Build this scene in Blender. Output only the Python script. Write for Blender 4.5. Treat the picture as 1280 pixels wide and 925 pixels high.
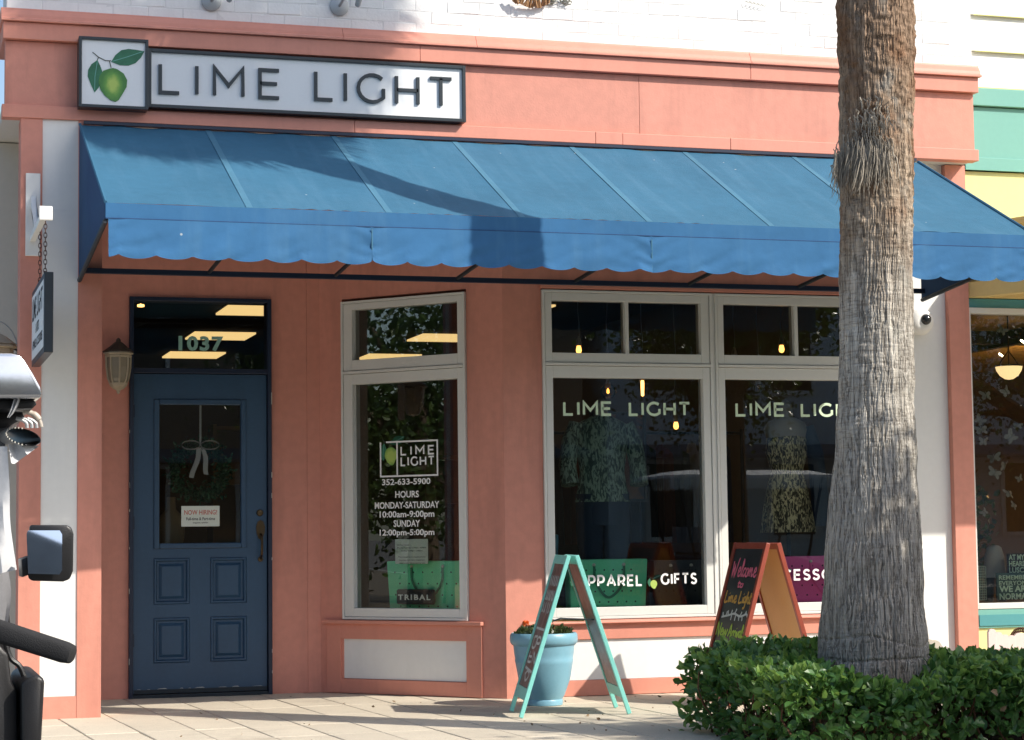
import bpy, math, random
import numpy as np
from mathutils import Matrix, Vector, noise as mnoise
random.seed(7); rng = np.random.default_rng(7)
for o in list(bpy.data.objects): bpy.data.objects.remove(o)
S = bpy.context.scene; COL = S.collection
PI = math.pi
# ------------------------------------------------------------------ camera
FPX = 2573.08; YAW, PITCH, ROLL = 0.295051665, 0.0788637440, -0.0124416633
fw = Vector((math.sin(YAW)*math.cos(PITCH), math.cos(YAW)*math.cos(PITCH), math.sin(PITCH)))
r0 = Vector((math.cos(YAW), -math.sin(YAW), 0)); u0 = r0.cross(fw)
rt = r0*math.cos(ROLL) + u0*math.sin(ROLL); up = -r0*math.sin(ROLL) + u0*math.cos(ROLL)
CAM = Vector((0, 0, 1.0))
cd = bpy.data.cameras.new('camera'); cam = bpy.data.objects.new('camera', cd); COL.objects.link(cam)
cd.sensor_fit = 'HORIZONTAL'; cd.sensor_width = 36; cd.lens = 36*FPX/1280; cd.clip_start = .05; cd.clip_end = 2000
cam.matrix_world = Matrix(((rt.x, up.x, -fw.x, CAM.x), (rt.y, up.y, -fw.y, CAM.y), (rt.z, up.z, -fw.z, CAM.z), (0, 0, 0, 1)))
S.camera = cam
# ------------------------------------------------------------------ world, sun, exposure
SUN = Vector((1.0, -1.0, 1.12)).normalized()      # towards the sun
el = math.asin(SUN.z); az = math.atan2(SUN.x, SUN.y)
W = bpy.data.worlds.new('World'); S.world = W; W.use_nodes = True
nt = W.node_tree; bg = nt.nodes['Background']; sky = nt.nodes.new('ShaderNodeTexSky')
sky.sky_type = 'NISHITA'; sky.sun_disc = False; sky.sun_elevation = el; sky.sun_rotation = az
sky.air_density = 1.0; sky.dust_density = 1.6; sky.ozone_density = 1.0
nt.links.new(sky.outputs[0], bg.inputs[0]); bg.inputs[1].default_value = 0.14
sd = bpy.data.lights.new('sun', 'SUN'); sd.energy = 3.9; sd.angle = math.radians(.5); sd.color = (1, .93, .83)
so = bpy.data.objects.new('sun', sd); COL.objects.link(so); so.rotation_euler = (-SUN).to_track_quat('-Z', 'Y').to_euler(); so.location = (8, -8, 12)
S.view_settings.view_transform = 'Standard'; S.view_settings.look = 'None'; S.view_settings.exposure = 0.45; S.view_settings.gamma = 1

def ray(x, y):
    return rt*((x-640)/FPX) + up*(-(y-462.5)/FPX) + fw
def PY(x, y, Y): r = ray(x, y); return CAM + r*(Y/r.y)         # where a sight line meets the plane Y
def PZ(x, y, Z): r = ray(x, y); return CAM + r*((Z-1.0)/r.z)
# ------------------------------------------------------------------ materials
def srgb(r, g, b):
    f = lambda c: (c/255/12.92 if c/255 <= .04045 else ((c/255+.055)/1.055)**2.4)
    return (f(r), f(g), f(b))
class NT:
    def __init__(s, name):
        s.m = bpy.data.materials.new(name); s.m.use_nodes = True; s.t = s.m.node_tree; s.n = s.t.nodes
        s.b = s.n['Principled BSDF']; s.co = s.n.new('ShaderNodeTexCoord').outputs['Object']
        g = s.n.new('ShaderNodeNewGeometry'); s.pos = g.outputs['Position']; s.geo = g
    def node(s, t, **k):
        n = s.n.new(t)
        for a, v in k.items(): setattr(n, a, v)
        return n
    def link(s, a, b): s.t.links.new(a, b)
    def mapping(s, scale=(1, 1, 1), src=None, rot=(0, 0, 0)):
        m = s.node('ShaderNodeMapping'); m.inputs['Scale'].default_value = scale; m.inputs['Rotation'].default_value = rot
        s.link(src or s.pos, m.inputs[0]); return m.outputs[0]
    def noise(s, scale=5, detail=4, vec=None, rough=.5, dist=0):
        n = s.node('ShaderNodeTexNoise'); n.inputs['Scale'].default_value = scale; n.inputs['Detail'].default_value = detail
        n.inputs['Roughness'].default_value = rough; n.inputs['Distortion'].default_value = dist
        s.link(vec or s.pos, n.inputs['Vector']); return n.outputs['Fac']
    def ramp(s, fac, stops):
        r = s.node('ShaderNodeValToRGB'); e = r.color_ramp.elements
        while len(e) < len(stops): e.new(.5)
        for i, (p, c) in enumerate(stops):
            e[i].position = p; e[i].color = (*c, 1) if len(c) == 3 else c
        s.link(fac, r.inputs[0]); return r.outputs[0]
    def mix(s, fac, a, b, typ='MIX'):
        m = s.node('ShaderNodeMix', data_type='RGBA', blend_type=typ)
        for sock, v in ((m.inputs['Factor'], fac), (m.inputs[6], a), (m.inputs[7], b)):
            if hasattr(v, 'is_output'): s.link(v, sock)
            else: sock.default_value = v if isinstance(v, (float, int)) else (*v, 1)
        return m.outputs[2]
    def math(s, op, a, b=0.):
        m = s.node('ShaderNodeMath', operation=op)
        for i, v in enumerate((a, b)):
            if hasattr(v, 'is_output'): s.link(v, m.inputs[i])
            else: m.inputs[i].default_value = v
        return m.outputs[0]
    def bump(s, h, st=.3, d=.01):
        b = s.node('ShaderNodeBump'); b.inputs['Strength'].default_value = st; b.inputs['Distance'].default_value = d
        s.link(h, b.inputs['Height']); s.link(b.outputs[0], s.b.inputs['Normal'])
    def col(s, c):
        if hasattr(c, 'is_output'): s.link(c, s.b.inputs['Base Color'])
        else: s.b.inputs['Base Color'].default_value = (*c, 1)
    def rough(s, r):
        if hasattr(r, 'is_output'): s.link(r, s.b.inputs['Roughness'])
        else: s.b.inputs['Roughness'].default_value = r
def dk(c, k): return tuple(x*k for x in c)
def paint(name, c, rough=.5, var=.10, sc=1.3, bump=.12, bsc=180, bd=.0008, metal=0, spec=.5, grime=.0):
    t = NT(name); n = t.noise(sc, 5); n2 = t.noise(sc*22, 3)
    a = t.ramp(n, [(.3, dk(c, 1-var)), (.7, dk(c, 1+var*.6))])
    a = t.mix(.35, a, t.ramp(n2, [(.35, dk(c, 1-var)), (.65, dk(c, 1+var*.5))]))
    if grime:
        g = t.noise(1, 5, t.mapping((7, 7, .9)), .6)
        a = t.mix(t.math('MULTIPLY', t.ramp(g, [(.50, (0, 0, 0)), (.72, (1, 1, 1))]), grime), a, dk(c, .5))
    t.col(a); t.rough(rough); t.b.inputs['Metallic'].default_value = metal; t.b.inputs['Specular IOR Level'].default_value = spec
    if bump: t.bump(t.noise(bsc, 3), bump, bd)
    return t.m
CORAL = srgb(215, 145, 126)
M = {}
M['coral'] = paint('coral paint', CORAL, .6, .13, .9, .5, 90, .0014, grime=.34)
M['coral_trim'] = paint('coral trim paint', srgb(216, 144, 124), .5, .06, 1.7, .3, 70, .001, grime=.18)
M['white'] = paint('white wall paint', (.82, .82, .79), .6, .04, 1.2, .25, 90, .001, grime=.10)
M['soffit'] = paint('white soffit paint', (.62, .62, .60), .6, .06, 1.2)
M['brick'] = paint('white painted brick', (.84, .845, .83), .65, .05, 3, .6, 60, .003, grime=.12)
M['mortar'] = paint('white painted mortar', (.76, .765, .755), .8, .08, 4, .8, 50, .004)
M['frame'] = paint('window frame paint', (.72, .72, .68), .4, .04, 2, .15, 120, .0005)
M['greytrim'] = paint('grey trim paint', (.55, .54, .49), .6, .05)
M['bluesiding'] = paint('pale blue siding paint', (.22, .37, .53), .6, .06)
M['whitesiding'] = paint('white siding paint', (.78, .79, .75), .6, .03)
M['siding_shadow'] = paint('lime siding shadow line', (.55, .55, .18), .6, .05)  # colour of the shadow lines painted under the white siding boards
M['teal'] = paint('seafoam paint', (.17, .43, .37), .55, .05)
M['tealdark'] = paint('deep teal paint', (.08, .31, .33), .5, .06)
M['yellow'] = paint('soft yellow paint', (.76, .74, .33), .6, .05)
M['cream'] = paint('cream paint', (.80, .60, .24), .6, .06)
M['doorblue'] = paint('navy door paint', (.030, .078, .148), .38, .14, 2, .5, 60, .001, grime=.15)
M['framenavy'] = paint('dark navy frame paint', (.010, .020, .048), .4, .1)
M['black'] = paint('black plastic', (.012, .012, .013), .38, .2, 6, .5, 220, .001)
M['blackfoam'] = paint('black foam grip', (.020, .020, .021), .8, .25, 12, .9, 300, .002)
M['signframe'] = paint('dark sign frame paint', (.022, .030, .036), .35, .12, 5)
M['signboard'] = paint('white sign face', (.80, .82, .83), .45, .03, 3)
M['iron'] = paint('dark iron', (.02, .03, .04), .5, .2, 9, metal=.3)
M['rust'] = paint('rusty iron', (.10, .045, .03), .8, .4, 20)
M['brass'] = paint('aged brass', (.11, .075, .04), .35, .3, 30, metal=.9)
M['steel'] = paint('grey galvanised steel', (.42, .44, .45), .45, .12, 8, metal=.4)
M['chrome'] = paint('polished silver', (.62, .63, .65), .16, .06, 5, .05, 60, .0005, metal=.95)
M['lampmetal'] = paint('weathered lamp metal', (.46, .40, .29), .6, .2, 14)
M['lampcap'] = paint('dark lamp cap', (.05, .04, .03), .6, .2, 14)
M['aqua'] = paint('aqua wood paint', (.26, .72, .64), .5, .10, 5, .5, 60, .001, grime=.2)
M['redwood'] = paint('red stained wood', (.31, .060, .032), .42, .22, 9, .5, 60, .001)
M['ply'] = paint('tan hardboard', (.62, .40, .17), .6, .06, 3)
M['pot'] = paint('pale blue plastic', (.21, .43, .55), .38, .07, 3, .15, 60, .0006)
M['soil'] = paint('potting soil', (.03, .02, .012), .95, .4, 30, 1, 60, .01)
M['cloth_white'] = paint('white vinyl cloth', (.60, .61, .62), .6, .08, 6, .4, 30, .003)
M['cloth_grey'] = paint('grey curtain lining', (.20, .20, .21), .7, .12, 6, .4, 30, .003)
M['ribbon'] = paint('ribbon', (.50, .48, .46), .6, .08, 6)
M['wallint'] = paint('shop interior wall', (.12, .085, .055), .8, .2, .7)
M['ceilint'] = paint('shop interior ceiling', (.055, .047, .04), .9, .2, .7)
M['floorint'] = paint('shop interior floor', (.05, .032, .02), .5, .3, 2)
M['skin'] = paint('mannequin cloth', (.42, .38, .32), .7, .1)
M['denim'] = paint('dark denim', (.012, .028, .055), .8, .3, 18)
M['paper'] = paint('paper', (.68, .74, .66), .7, .04)
M['inkred'] = paint('red print', (.55, .12, .08), .7, .1)
M['ink'] = paint('black print', (.015, .015, .02), .7, .1)
M['letterwin'] = paint('pale window lettering', (.66, .82, .58), .6, .04)
M['lettergreen'] = paint('bright green window lettering', (.45, .85, .25), .6, .04)
M['white_print'] = paint('white vinyl lettering', (.90, .90, .88), .6, .03)
M['gold_num'] = paint('green gilt numerals', (.30, .55, .46), .45, .15, 20)
M['toteg'] = paint('green tote', (.17, .86, .46), .45, .05, 3)
M['totepink'] = paint('pink tote', (.95, .13, .44), .45, .05, 3)
M['toteblue'] = paint('blue tote', (.06, .22, .30), .5, .06, 3)
M['totedark'] = paint('charcoal tote', (.05, .06, .06), .5, .06, 3)
M['handle'] = paint('tote strap', (.03, .22, .12), .5, .06, 3)
M['eyelet'] = paint('pale button', (.6, .58, .5), .4, .06)
M['boardgreen'] = paint('dark green board', (.05, .11, .085), .5, .1, 4)
M['amberceil'] = paint('tan timber ceiling', (.50, .32, .12), .7, .25, 2)
M['boxtan'] = paint('tan board', (.34, .22, .10), .7, .1)
M['leafpale'] = paint('pale cutout paper', (.34, .31, .24), .7, .15, 20)
M['frond'] = paint('palm frond', (.055, .10, .03), .5, .3, 8)
M['frond_dead'] = paint('dead palm frond', (.24, .17, .10), .8, .3, 8)
M['asphalt'] = paint('sun bleached street', (.13, .125, .115), .85, .2, 3, .9, 60, .006)
M['kerb'] = paint('concrete kerb', (.42, .40, .36), .85, .1, 4, .8, 60, .004)
M['mulch'] = paint('planting bed mulch', (.06, .035, .02), .95, .4, 25, 1, 40, .02)
M['pinkpicket'] = paint('pale pink picket paint', (.74, .58, .54), .6, .06)
M['twig'] = paint('brown twig', (.12, .05, .025), .8, .3, 20)
M['lace'] = paint('pale cane weave', (.40, .45, .32), .6, .1)
M['tile_roof'] = paint('grey roof shingle', (.18, .19, .20), .8, .2, 5)
M['housewall'] = paint('pale blue house paint', (.66, .76, .80), .6, .05)
M['brickred'] = paint('tan storefront paint', (.32, .24, .16), .7, .1)
M['glassdark'] = paint('dark house glass', (.02, .025, .03), .1, .1, 2, 0)
M['beige'] = paint('beige plastic', (.50, .45, .38), .4, .06)
M['scrap'] = paint('weathered gilt scrap', (.36, .20, .09), .7, .6, 40)
M['scrapgrey'] = paint('grey green wire', (.22, .22, .17), .7, .5, 40)

def emit(name, c, st):
    t = NT(name); t.col(c); t.b.inputs['Emission Color'].default_value = (*c, 1); t.b.inputs['Emission Strength'].default_value = st
    return t.m
M['panel_light'] = emit('lit ceiling panel', (1, .66, .27), .82)
M['fill_light'] = emit('unseen neighbour fill light', (1, .62, .24), 16.0)  # for the light box added out of view next door
M['bulb_on'] = emit('lit bulb', (1, .42, .09), 3.2)
M['filament'] = emit('glowing filament', (1, .48, .12), 4)
M['bowl_on'] = emit('lit alabaster bowl', (1, .70, .34), .95)

def glassmat(name, tint=(.86, .90, .87), ior=1.5, gain=1.0):
    t = NT(name); n = t.n; out = n['Material Output']; n.remove(t.b)
    tr = t.node('ShaderNodeBsdfTransparent'); tr.inputs[0].default_value = (*tint, 1)
    gl = t.node('ShaderNodeBsdfGlossy'); gl.inputs['Roughness'].default_value = 0.0
    fr = t.node('ShaderNodeFresnel'); fr.inputs['IOR'].default_value = ior
    mx = t.node('ShaderNodeMixShader'); f = t.math('MULTIPLY', fr.outputs[0], gain); f = t.math('MINIMUM', f, 1.)
    # slightly wavy float glass
    b = t.node('ShaderNodeBump'); b.inputs['Strength'].default_value = .10; b.inputs['Distance'].default_value = .0006
    t.link(t.noise(5, 1), b.inputs['Height']); t.link(b.outputs[0], gl.inputs['Normal'])
    t.link(f, mx.inputs[0]); t.link(tr.outputs[0], mx.inputs[1]); t.link(gl.outputs[0], mx.inputs[2]); t.link(mx.outputs[0], out.inputs[0])
    return t.m
M['glass'] = glassmat('shop window glass', (.95, .97, .95), 1.52, 1.35)
M['bulbglass'] = glassmat('amber bulb glass', (.95, .72, .40), 1.45)
M['frost'] = paint('seeded lantern glass', (.30, .27, .20), .25, .1)
t = NT('mirror glass'); t.col((.8, .8, .82)); t.rough(.02); t.b.inputs['Metallic'].default_value = 1; M['mirror'] = t.m

def fabric(name, c, seam=False):
    t = NT(name); n = t.noise(2.2, 5); n2 = t.noise(16, 4); st = t.noise(1, 5, t.mapping((9, 1.0, 1.0)), .6)
    a = t.ramp(n, [(.3, dk(c, .88)), (.72, dk(c, 1.10))])
    a = t.mix(.3, a, t.ramp(n2, [(.3, dk(c, .86)), (.7, dk(c, 1.12))]))
    a = t.mix(t.ramp(st, [(.5, (0, 0, 0)), (.85, (.28, .28, .28))]), a, (.13, .27, .40))
    sp = t.node('ShaderNodeTexVoronoi'); sp.inputs['Scale'].default_value = 5.5; t.link(t.pos, sp.inputs['Vector'])
    a = t.mix(t.ramp(sp.outputs['Distance'], [(.028, (.7, .7, .7)), (.04, (0, 0, 0))]), a, (.45, .50, .5))
    t.col(a); t.rough(.85); t.b.inputs['Specular IOR Level'].default_value = .2
    w1 = t.node('ShaderNodeTexWave'); w1.inputs['Scale'].default_value = 160; t.link(t.pos, w1.inputs[0])
    t.bump(t.math('ADD', t.math('MULTIPLY', n2, 1.), t.math('MULTIPLY', w1.outputs['Fac'], .08)), .35, .006)
    return t.m
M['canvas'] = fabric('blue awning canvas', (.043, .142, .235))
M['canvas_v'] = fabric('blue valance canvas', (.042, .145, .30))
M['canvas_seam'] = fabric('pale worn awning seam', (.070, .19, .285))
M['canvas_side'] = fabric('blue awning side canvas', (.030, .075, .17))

def paver_mat():
    t = NT('beige concrete paver'); c = (.64, .57, .45)
    oi = t.node('ShaderNodeObjectInfo')
    a = t.ramp(t.noise(3, 6, rough=.6), [(.3, dk(c, .80)), (.7, dk(c, 1.12))])
    a = t.mix(.5, a, t.ramp(t.noise(120, 4), [(.35, dk(c, .72)), (.65, dk(c, 1.25))]))
    a = t.mix(.30, a, t.ramp(oi.outputs['Random'], [(0, dk(c, .78)), (1, dk(c, 1.18))]))
    st = t.ramp(t.noise(1.4, 6, rough=.7), [(.55, (0, 0, 0)), (.75, (.55, .55, .55))])
    a = t.mix(st, a, (.26, .21, .15))
    sp = t.ramp(t.noise(26, 3), [(.66, (0, 0, 0)), (.74, (.5, .5, .5))]); a = t.mix(sp, a, (.16, .13, .10))
    t.col(a); t.rough(.85); t.bump(t.noise(140, 4), .5, .003); return t.m
M['paver'] = paver_mat()
M['grout'] = paint('dark paver joint', (.17, .14, .10), .95, .3, 20, .8, 60, .004)

def trunk_mat():
    t = NT('palm trunk bark')
    sep = t.node('ShaderNodeSeparateXYZ'); t.link(t.pos, sep.inputs[0]); z = sep.outputs['Z']
    big = t.noise(2.2, 5, rough=.6); zz = t.math('ADD', z, t.math('MULTIPLY', t.math('SUBTRACT', big, .5), .9))
    base = t.ramp(t.math('MULTIPLY', zz, .25), [(.04, (.30, .21, .14)), (.10, (.35, .32, .28)), (.32, (.45, .42, .37)), (.48, (.56, .52, .45)), (.62, (.44, .35, .26)), (.85, (.34, .235, .16))])
    fis = t.math('MULTIPLY', t.math('ABSOLUTE', t.math('SUBTRACT', t.noise(1, 3, t.mapping((34, 34, 1.5)), .6, .6), .5)), 4.); hor = t.noise(1, 4, t.mapping((14, 14, 95)), .6)
    a = t.mix(1., base, t.ramp(fis, [(.0, (.30, .28, .26)), (.13, (.85, .85, .85)), (.6, (1.18, 1.18, 1.17))]), 'MULTIPLY')
    a = t.mix(t.ramp(t.math('MULTIPLY', z, .25), [(.28, (.2, .2, .2)), (.38, (.6, .6, .6)), (.6, (.6, .6, .6)), (.7, (.3, .3, .3))]), a, t.ramp(hor, [(.36, (.45, .42, .4)), (.5, (1, 1, 1)), (.75, (1.15, 1.15, 1.12))]), 'MULTIPLY')
    # pale lichen scars and rusty fibre
    li = t.noise(6, 4, t.mapping((1, 1, .8)), .6); a = t.mix(t.ramp(li, [(.60, (0, 0, 0)), (.72, (.6, .6, .6))]), a, (.36, .35, .31))
    ru = t.noise(4.5, 5); zr = t.ramp(t.math('MULTIPLY', z, .25), [(.50, (0, 0, 0)), (.66, (.75, .75, .75))])
    a = t.mix(t.math('MULTIPLY', t.ramp(ru, [(.48, (0, 0, 0)), (.62, (1, 1, 1))]), zr), a, (.20, .10, .05))
    t.col(a); t.rough(.9); t.b.inputs['Specular IOR Level'].default_value = .2
    t.bump(t.math('ADD', fis, t.math('MULTIPLY', hor, .5)), .9, .010); return t.m
M['trunk'] = trunk_mat()
M['fibre'] = paint('dry grey palm fibre', (.36, .32, .26), .9, .35, 30)
M['bark'] = paint('oak bark', (.11, .08, .055), .9, .3, 8, 1, 30, .02)

def leaf_mat(name, a, b, c):
    t = NT(name); oi = t.node('ShaderNodeObjectInfo')
    at = t.node('ShaderNodeAttribute', attribute_name='tone')
    f = t.math('FRACT', t.math('ADD', at.outputs['Fac'], oi.outputs['Random']))
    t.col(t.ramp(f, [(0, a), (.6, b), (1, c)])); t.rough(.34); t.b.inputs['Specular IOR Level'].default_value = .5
    tl = t.node('ShaderNodeBsdfTranslucent'); t.link(t.ramp(f, [(0, dk(a, 1.5)), (1, dk(c, 1.6))]), tl.inputs[0])
    mx = t.node('ShaderNodeMixShader'); mx.inputs[0].default_value = .28
    t.link(t.b.outputs[0], mx.inputs[1]); t.link(tl.outputs[0], mx.inputs[2]); t.link(mx.outputs[0], t.n['Material Output'].inputs[0]); return t.m
M['hedgeleaf'] = leaf_mat('glossy hedge leaf', (.030, .092, .024), (.080, .195, .048), (.26, .40, .085))
M['treeleaf'] = leaf_mat('street tree leaf', (.020, .045, .012), (.045, .09, .02), (.09, .14, .035))
M['wreathleaf'] = leaf_mat('wreath leaf', (.02, .07, .03), (.04, .13, .06), (.07, .18, .09))
M['flowerleaf'] = leaf_mat('marigold leaf', (.03, .05, .02), (.06, .09, .03), (.10, .13, .05))
M['petal'] = paint('orange petal', (.80, .16, .02), .6, .2, 40)
def pattern(name, c1, c2, sc, th=.5, zs=.35):
    t = NT(name); n = t.noise(sc, 3, t.mapping((1, 1, zs)), .6, 1.8); t.col(t.ramp(n, [(th-.04, c1), (th+.04, c2)])); t.rough(.7); t.bump(t.noise(12, 3), .5, .01); return t.m
M['snake'] = pattern('green reptile print', (.03, .065, .05), (.30, .42, .32), 38)
M['golddress'] = pattern('gold brocade', (.05, .042, .02), (.78, .68, .38), 48, .52)
M['poster'] = pattern('picture print', (.16, .07, .03), (.03, .03, .05), 3, .5, 1)
def lime_mat():
    t = NT('lime artwork green'); sep = t.node('ShaderNodeTexCoord')
    g = t.node('ShaderNodeTexGradient', gradient_type='SPHERICAL')
    t.link(t.mapping((16, 1, 11), t.co), g.inputs[0]); g2 = t.math('ADD', g.outputs['Fac'], t.math('MULTIPLY', t.math('SUBTRACT', t.noise(45, 4), .5), .35))
    t.col(t.ramp(g2, [(.0, (.06, .21, .045)), (.35, (.14, .34, .06)), (.7, (.42, .56, .12))])); t.rough(.5); return t.m
M['lime'] = lime_mat()
M['leafart'] = paint('leaf artwork green', (.028, .17, .085), .5, .45, 14)
M['stemart'] = paint('stem artwork grey', (.09, .09, .07), .5, .1)
def board():
    t = NT('smudged chalkboard'); n = t.noise(5, 5, rough=.6)
    t.col(t.ramp(n, [(.35, (.010, .012, .014)), (.7, (.028, .036, .038))])); t.rough(.45); return t.m
M['chalkboard'] = board()
def board2():
    t = NT('worn brown chalkboard'); n = t.noise(6, 5, rough=.7, dist=1.5)
    t.col(t.ramp(n, [(.35, (.08, .045, .04)), (.55, (.17, .11, .10)), (.75, (.33, .28, .27))])); t.rough(.4); return t.m
M['chalkworn'] = board2()
for nm, c in (('chalkpink', (.72, .16, .24)), ('chalkorange', (.62, .36, .08)), ('chalkwhite', (.62, .66, .64)), ('chalkgreen', (.42, .60, .10))): M[nm] = paint(nm, c, .9, .25, 60)
# ------------------------------------------------------------------ mesh helpers
def base_of(o):
    v = Vector((0, 0, 0))
    while o is not None: v += o.location; o = o.parent
    return v
WF = (Vector((0, 0, 0)), Vector((1, 0, 0)), Vector((0, 1, 0)))
def fp(F, u, d, z): return F[0] + F[1]*u + F[2]*d + Vector((0, 0, z))
class MB:
    def __init__(s): s.v = []; s.f = []
    def add(s, vs, fs):
        n = len(s.v); s.v += [tuple(v) for v in vs]; s.f += [tuple(i+n for i in f) for f in fs]; return s
    def box(s, u0, u1, d0, d1, z0, z1, F=WF):
        vs = [fp(F, u, d, z) for z in (z0, z1) for (u, d) in ((u0, d0), (u1, d0), (u1, d1), (u0, d1))]
        return s.add(vs, [(3, 2, 1, 0), (4, 5, 6, 7), (0, 1, 5, 4), (1, 2, 6, 5), (2, 3, 7, 6), (3, 0, 4, 7)])
    def hexa(s, a, b):           # two quads (lists of 4 points) joined
        return s.add(list(a)+list(b), [(3, 2, 1, 0), (4, 5, 6, 7), (0, 1, 5, 4), (1, 2, 6, 5), (2, 3, 7, 6), (3, 0, 4, 7)])
    def prism(s, pts, d0, d1, F=WF):   # outline in (u, z), extruded in d
        n = len(pts); vs = [fp(F, p[0], d0, p[1]) for p in pts] + [fp(F, p[0], d1, p[1]) for p in pts]
        return s.add(vs, [tuple(range(n)), tuple(range(2*n-1, n-1, -1))] + [(i, i+n, (i+1) % n+n, (i+1) % n) for i in range(n)])
    def profile(s, pts, u0, u1, F=WF):   # outline in (d, z), extruded in u
        n = len(pts); vs = [fp(F, u0, p[0], p[1]) for p in pts] + [fp(F, u1, p[0], p[1]) for p in pts]
        return s.add(vs, [tuple(range(n)), tuple(range(2*n-1, n-1, -1))] + [(i, i+n, (i+1) % n+n, (i+1) % n) for i in range(n)])
    def frame(s, u0, u1, z0, z1, w, d0, d1, F=WF, wb=None, wt=None):
        wb = wb or w; wt = wt or w
        s.box(u0, u0+w, d0, d1, z0, z1, F); s.box(u1-w, u1, d0, d1, z0, z1, F)
        s.box(u0+w, u1-w, d0, d1, z0, z0+wb, F); return s.box(u0+w, u1-w, d0, d1, z1-wt, z1, F)
    def tube(s, pts, r, n=8, caps=True):
        pts = [Vector(p) for p in pts]; R = list(r) + [r[-1]]*len(pts) if isinstance(r, (list, tuple)) else [r]*len(pts)
        rings = []; ref = None
        for i, p in enumerate(pts):
            t = (pts[min(i+1, len(pts)-1)] - pts[max(i-1, 0)]).normalized()
            if ref is None: ref = t.orthogonal().normalized()
            ref = (ref - t*ref.dot(t)).normalized(); b = t.cross(ref)
            rings.append([p + (ref*math.cos(2*PI*k/n) + b*math.sin(2*PI*k/n))*R[i] for k in range(n)])
        vs = [v for g in rings for v in g]; fs = []
        for i in range(len(pts)-1):
            for k in range(n): fs.append((i*n+k, i*n+(k+1) % n, (i+1)*n+(k+1) % n, (i+1)*n+k))
        if caps: fs += [tuple(range(n-1, -1, -1)), tuple((len(pts)-1)*n+k for k in range(n))]
        return s.add(vs, fs)
    def lathe(s, prof, c=(0, 0, 0), n=24, axis=None, sx=1, sy=1):
        c = Vector(c); A = Matrix.Identity(3) if axis is None else Vector((0, 0, 1)).rotation_difference(Vector(axis)).to_matrix()
        vs = [c + A @ Vector((r*math.cos(2*PI*k/n)*sx, r*math.sin(2*PI*k/n)*sy, z)) for r, z in prof for k in range(n)]
        fs = [(i*n+k, i*n+(k+1) % n, (i+1)*n+(k+1) % n, (i+1)*n+k) for i in range(len(prof)-1) for k in range(n)]
        if prof[0][0] > 1e-5: fs.append(tuple(range(n-1, -1, -1)))
        if prof[-1][0] > 1e-5: fs.append(tuple((len(prof)-1)*n+k for k in range(n)))
        return s.add(vs, fs)
    def loft(s, rings, caps=True):
        n = len(rings[0]); vs = [v for g in rings for v in g]
        fs = [(i*n+k, i*n+(k+1) % n, (i+1)*n+(k+1) % n, (i+1)*n+k) for i in range(len(rings)-1) for k in range(n)]
        if caps: fs += [tuple(range(n-1, -1, -1)), tuple((len(rings)-1)*n+k for k in range(n))]
        return s.add(vs, fs)
    def grid(s, rows):
        n = len(rows[0]); vs = [v for r in rows for v in r]
        return s.add(vs, [(i*n+k, i*n+k+1, (i+1)*n+k+1, (i+1)*n+k) for i in range(len(rows)-1) for k in range(n-1)])
    def mesh(s, name, mat, off=Vector((0, 0, 0)), bevel=0, smooth=False, seg=2):
        me = bpy.data.meshes.new(name); me.from_pydata([(v[0]-off.x, v[1]-off.y, v[2]-off.z) for v in s.v], [], s.f)
        import bmesh
        bm = bmesh.new(); bm.from_mesh(me)
        bmesh.ops.recalc_face_normals(bm, faces=bm.faces)
        if bevel:
            bmesh.ops.bevel(bm, geom=[e for e in bm.edges if len(e.link_faces) == 2 and e.calc_face_angle(0) > .5], offset=bevel, segments=seg, profile=.5, affect='EDGES', clamp_overlap=True)
        bm.to_mesh(me); bm.free()
        if smooth: me.polygons.foreach_set('use_smooth', [True]*len(me.polygons)); me.set_sharp_from_angle(angle=math.radians(42))
        me.materials.append(mat); return me
    def build(s, name, mat, parent=None, bevel=0, smooth=False, stuff=False, label=None, seg=2, center=False):
        off = base_of(parent)
        loc = Vector((0, 0, 0))
        if center:
            a = np.array(s.v); loc = Vector(((a.min(0)+a.max(0))/2).tolist()) - off
        me = s.mesh(name, mat, off+loc, bevel, smooth, seg)
        o = bpy.data.objects.new(name, me); COL.objects.link(o); o.parent = parent; o.location = loc
        if stuff: o['kind'] = 'stuff'
        if label: o['label'] = label
        return o
def B(*a, F=WF): return MB().box(*a, F=F)
def thing(name, label, cat, loc=(0, 0, 0), group=None):
    o = bpy.data.objects.new(name, None); COL.objects.link(o); o.location = loc; o.empty_display_size = .1
    o['label'] = label; o['category'] = cat
    if group: o['group'] = group
    return o
def tag(o, label, cat, group=None):
    o['label'] = label; o['category'] = cat
    if group: o['group'] = group
    return o
def kids(o): return [c for c in COL.objects if c.parent is o]
def copy_tree(o, parent=None):
    c = o.copy(); COL.objects.link(c); c.parent = parent
    for ch in kids(o): copy_tree(ch, c)
    return c
def structure(o): o['kind'] = 'structure'; return o
def catmull(pts, n=6):
    P = [Vector(p) for p in pts]; P = [P[0]*2-P[1]] + P + [P[-1]*2-P[-2]]; out = []
    for i in range(1, len(P)-2):
        for k in range(n):
            t = k/n; a, b, c, d = P[i-1:i+3]
            out.append(.5*((2*b) + (c-a)*t + (2*a-5*b+4*c-d)*t*t + (3*b-a-3*c+d)*t**3))
    out.append(P[-2]); return out
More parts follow.
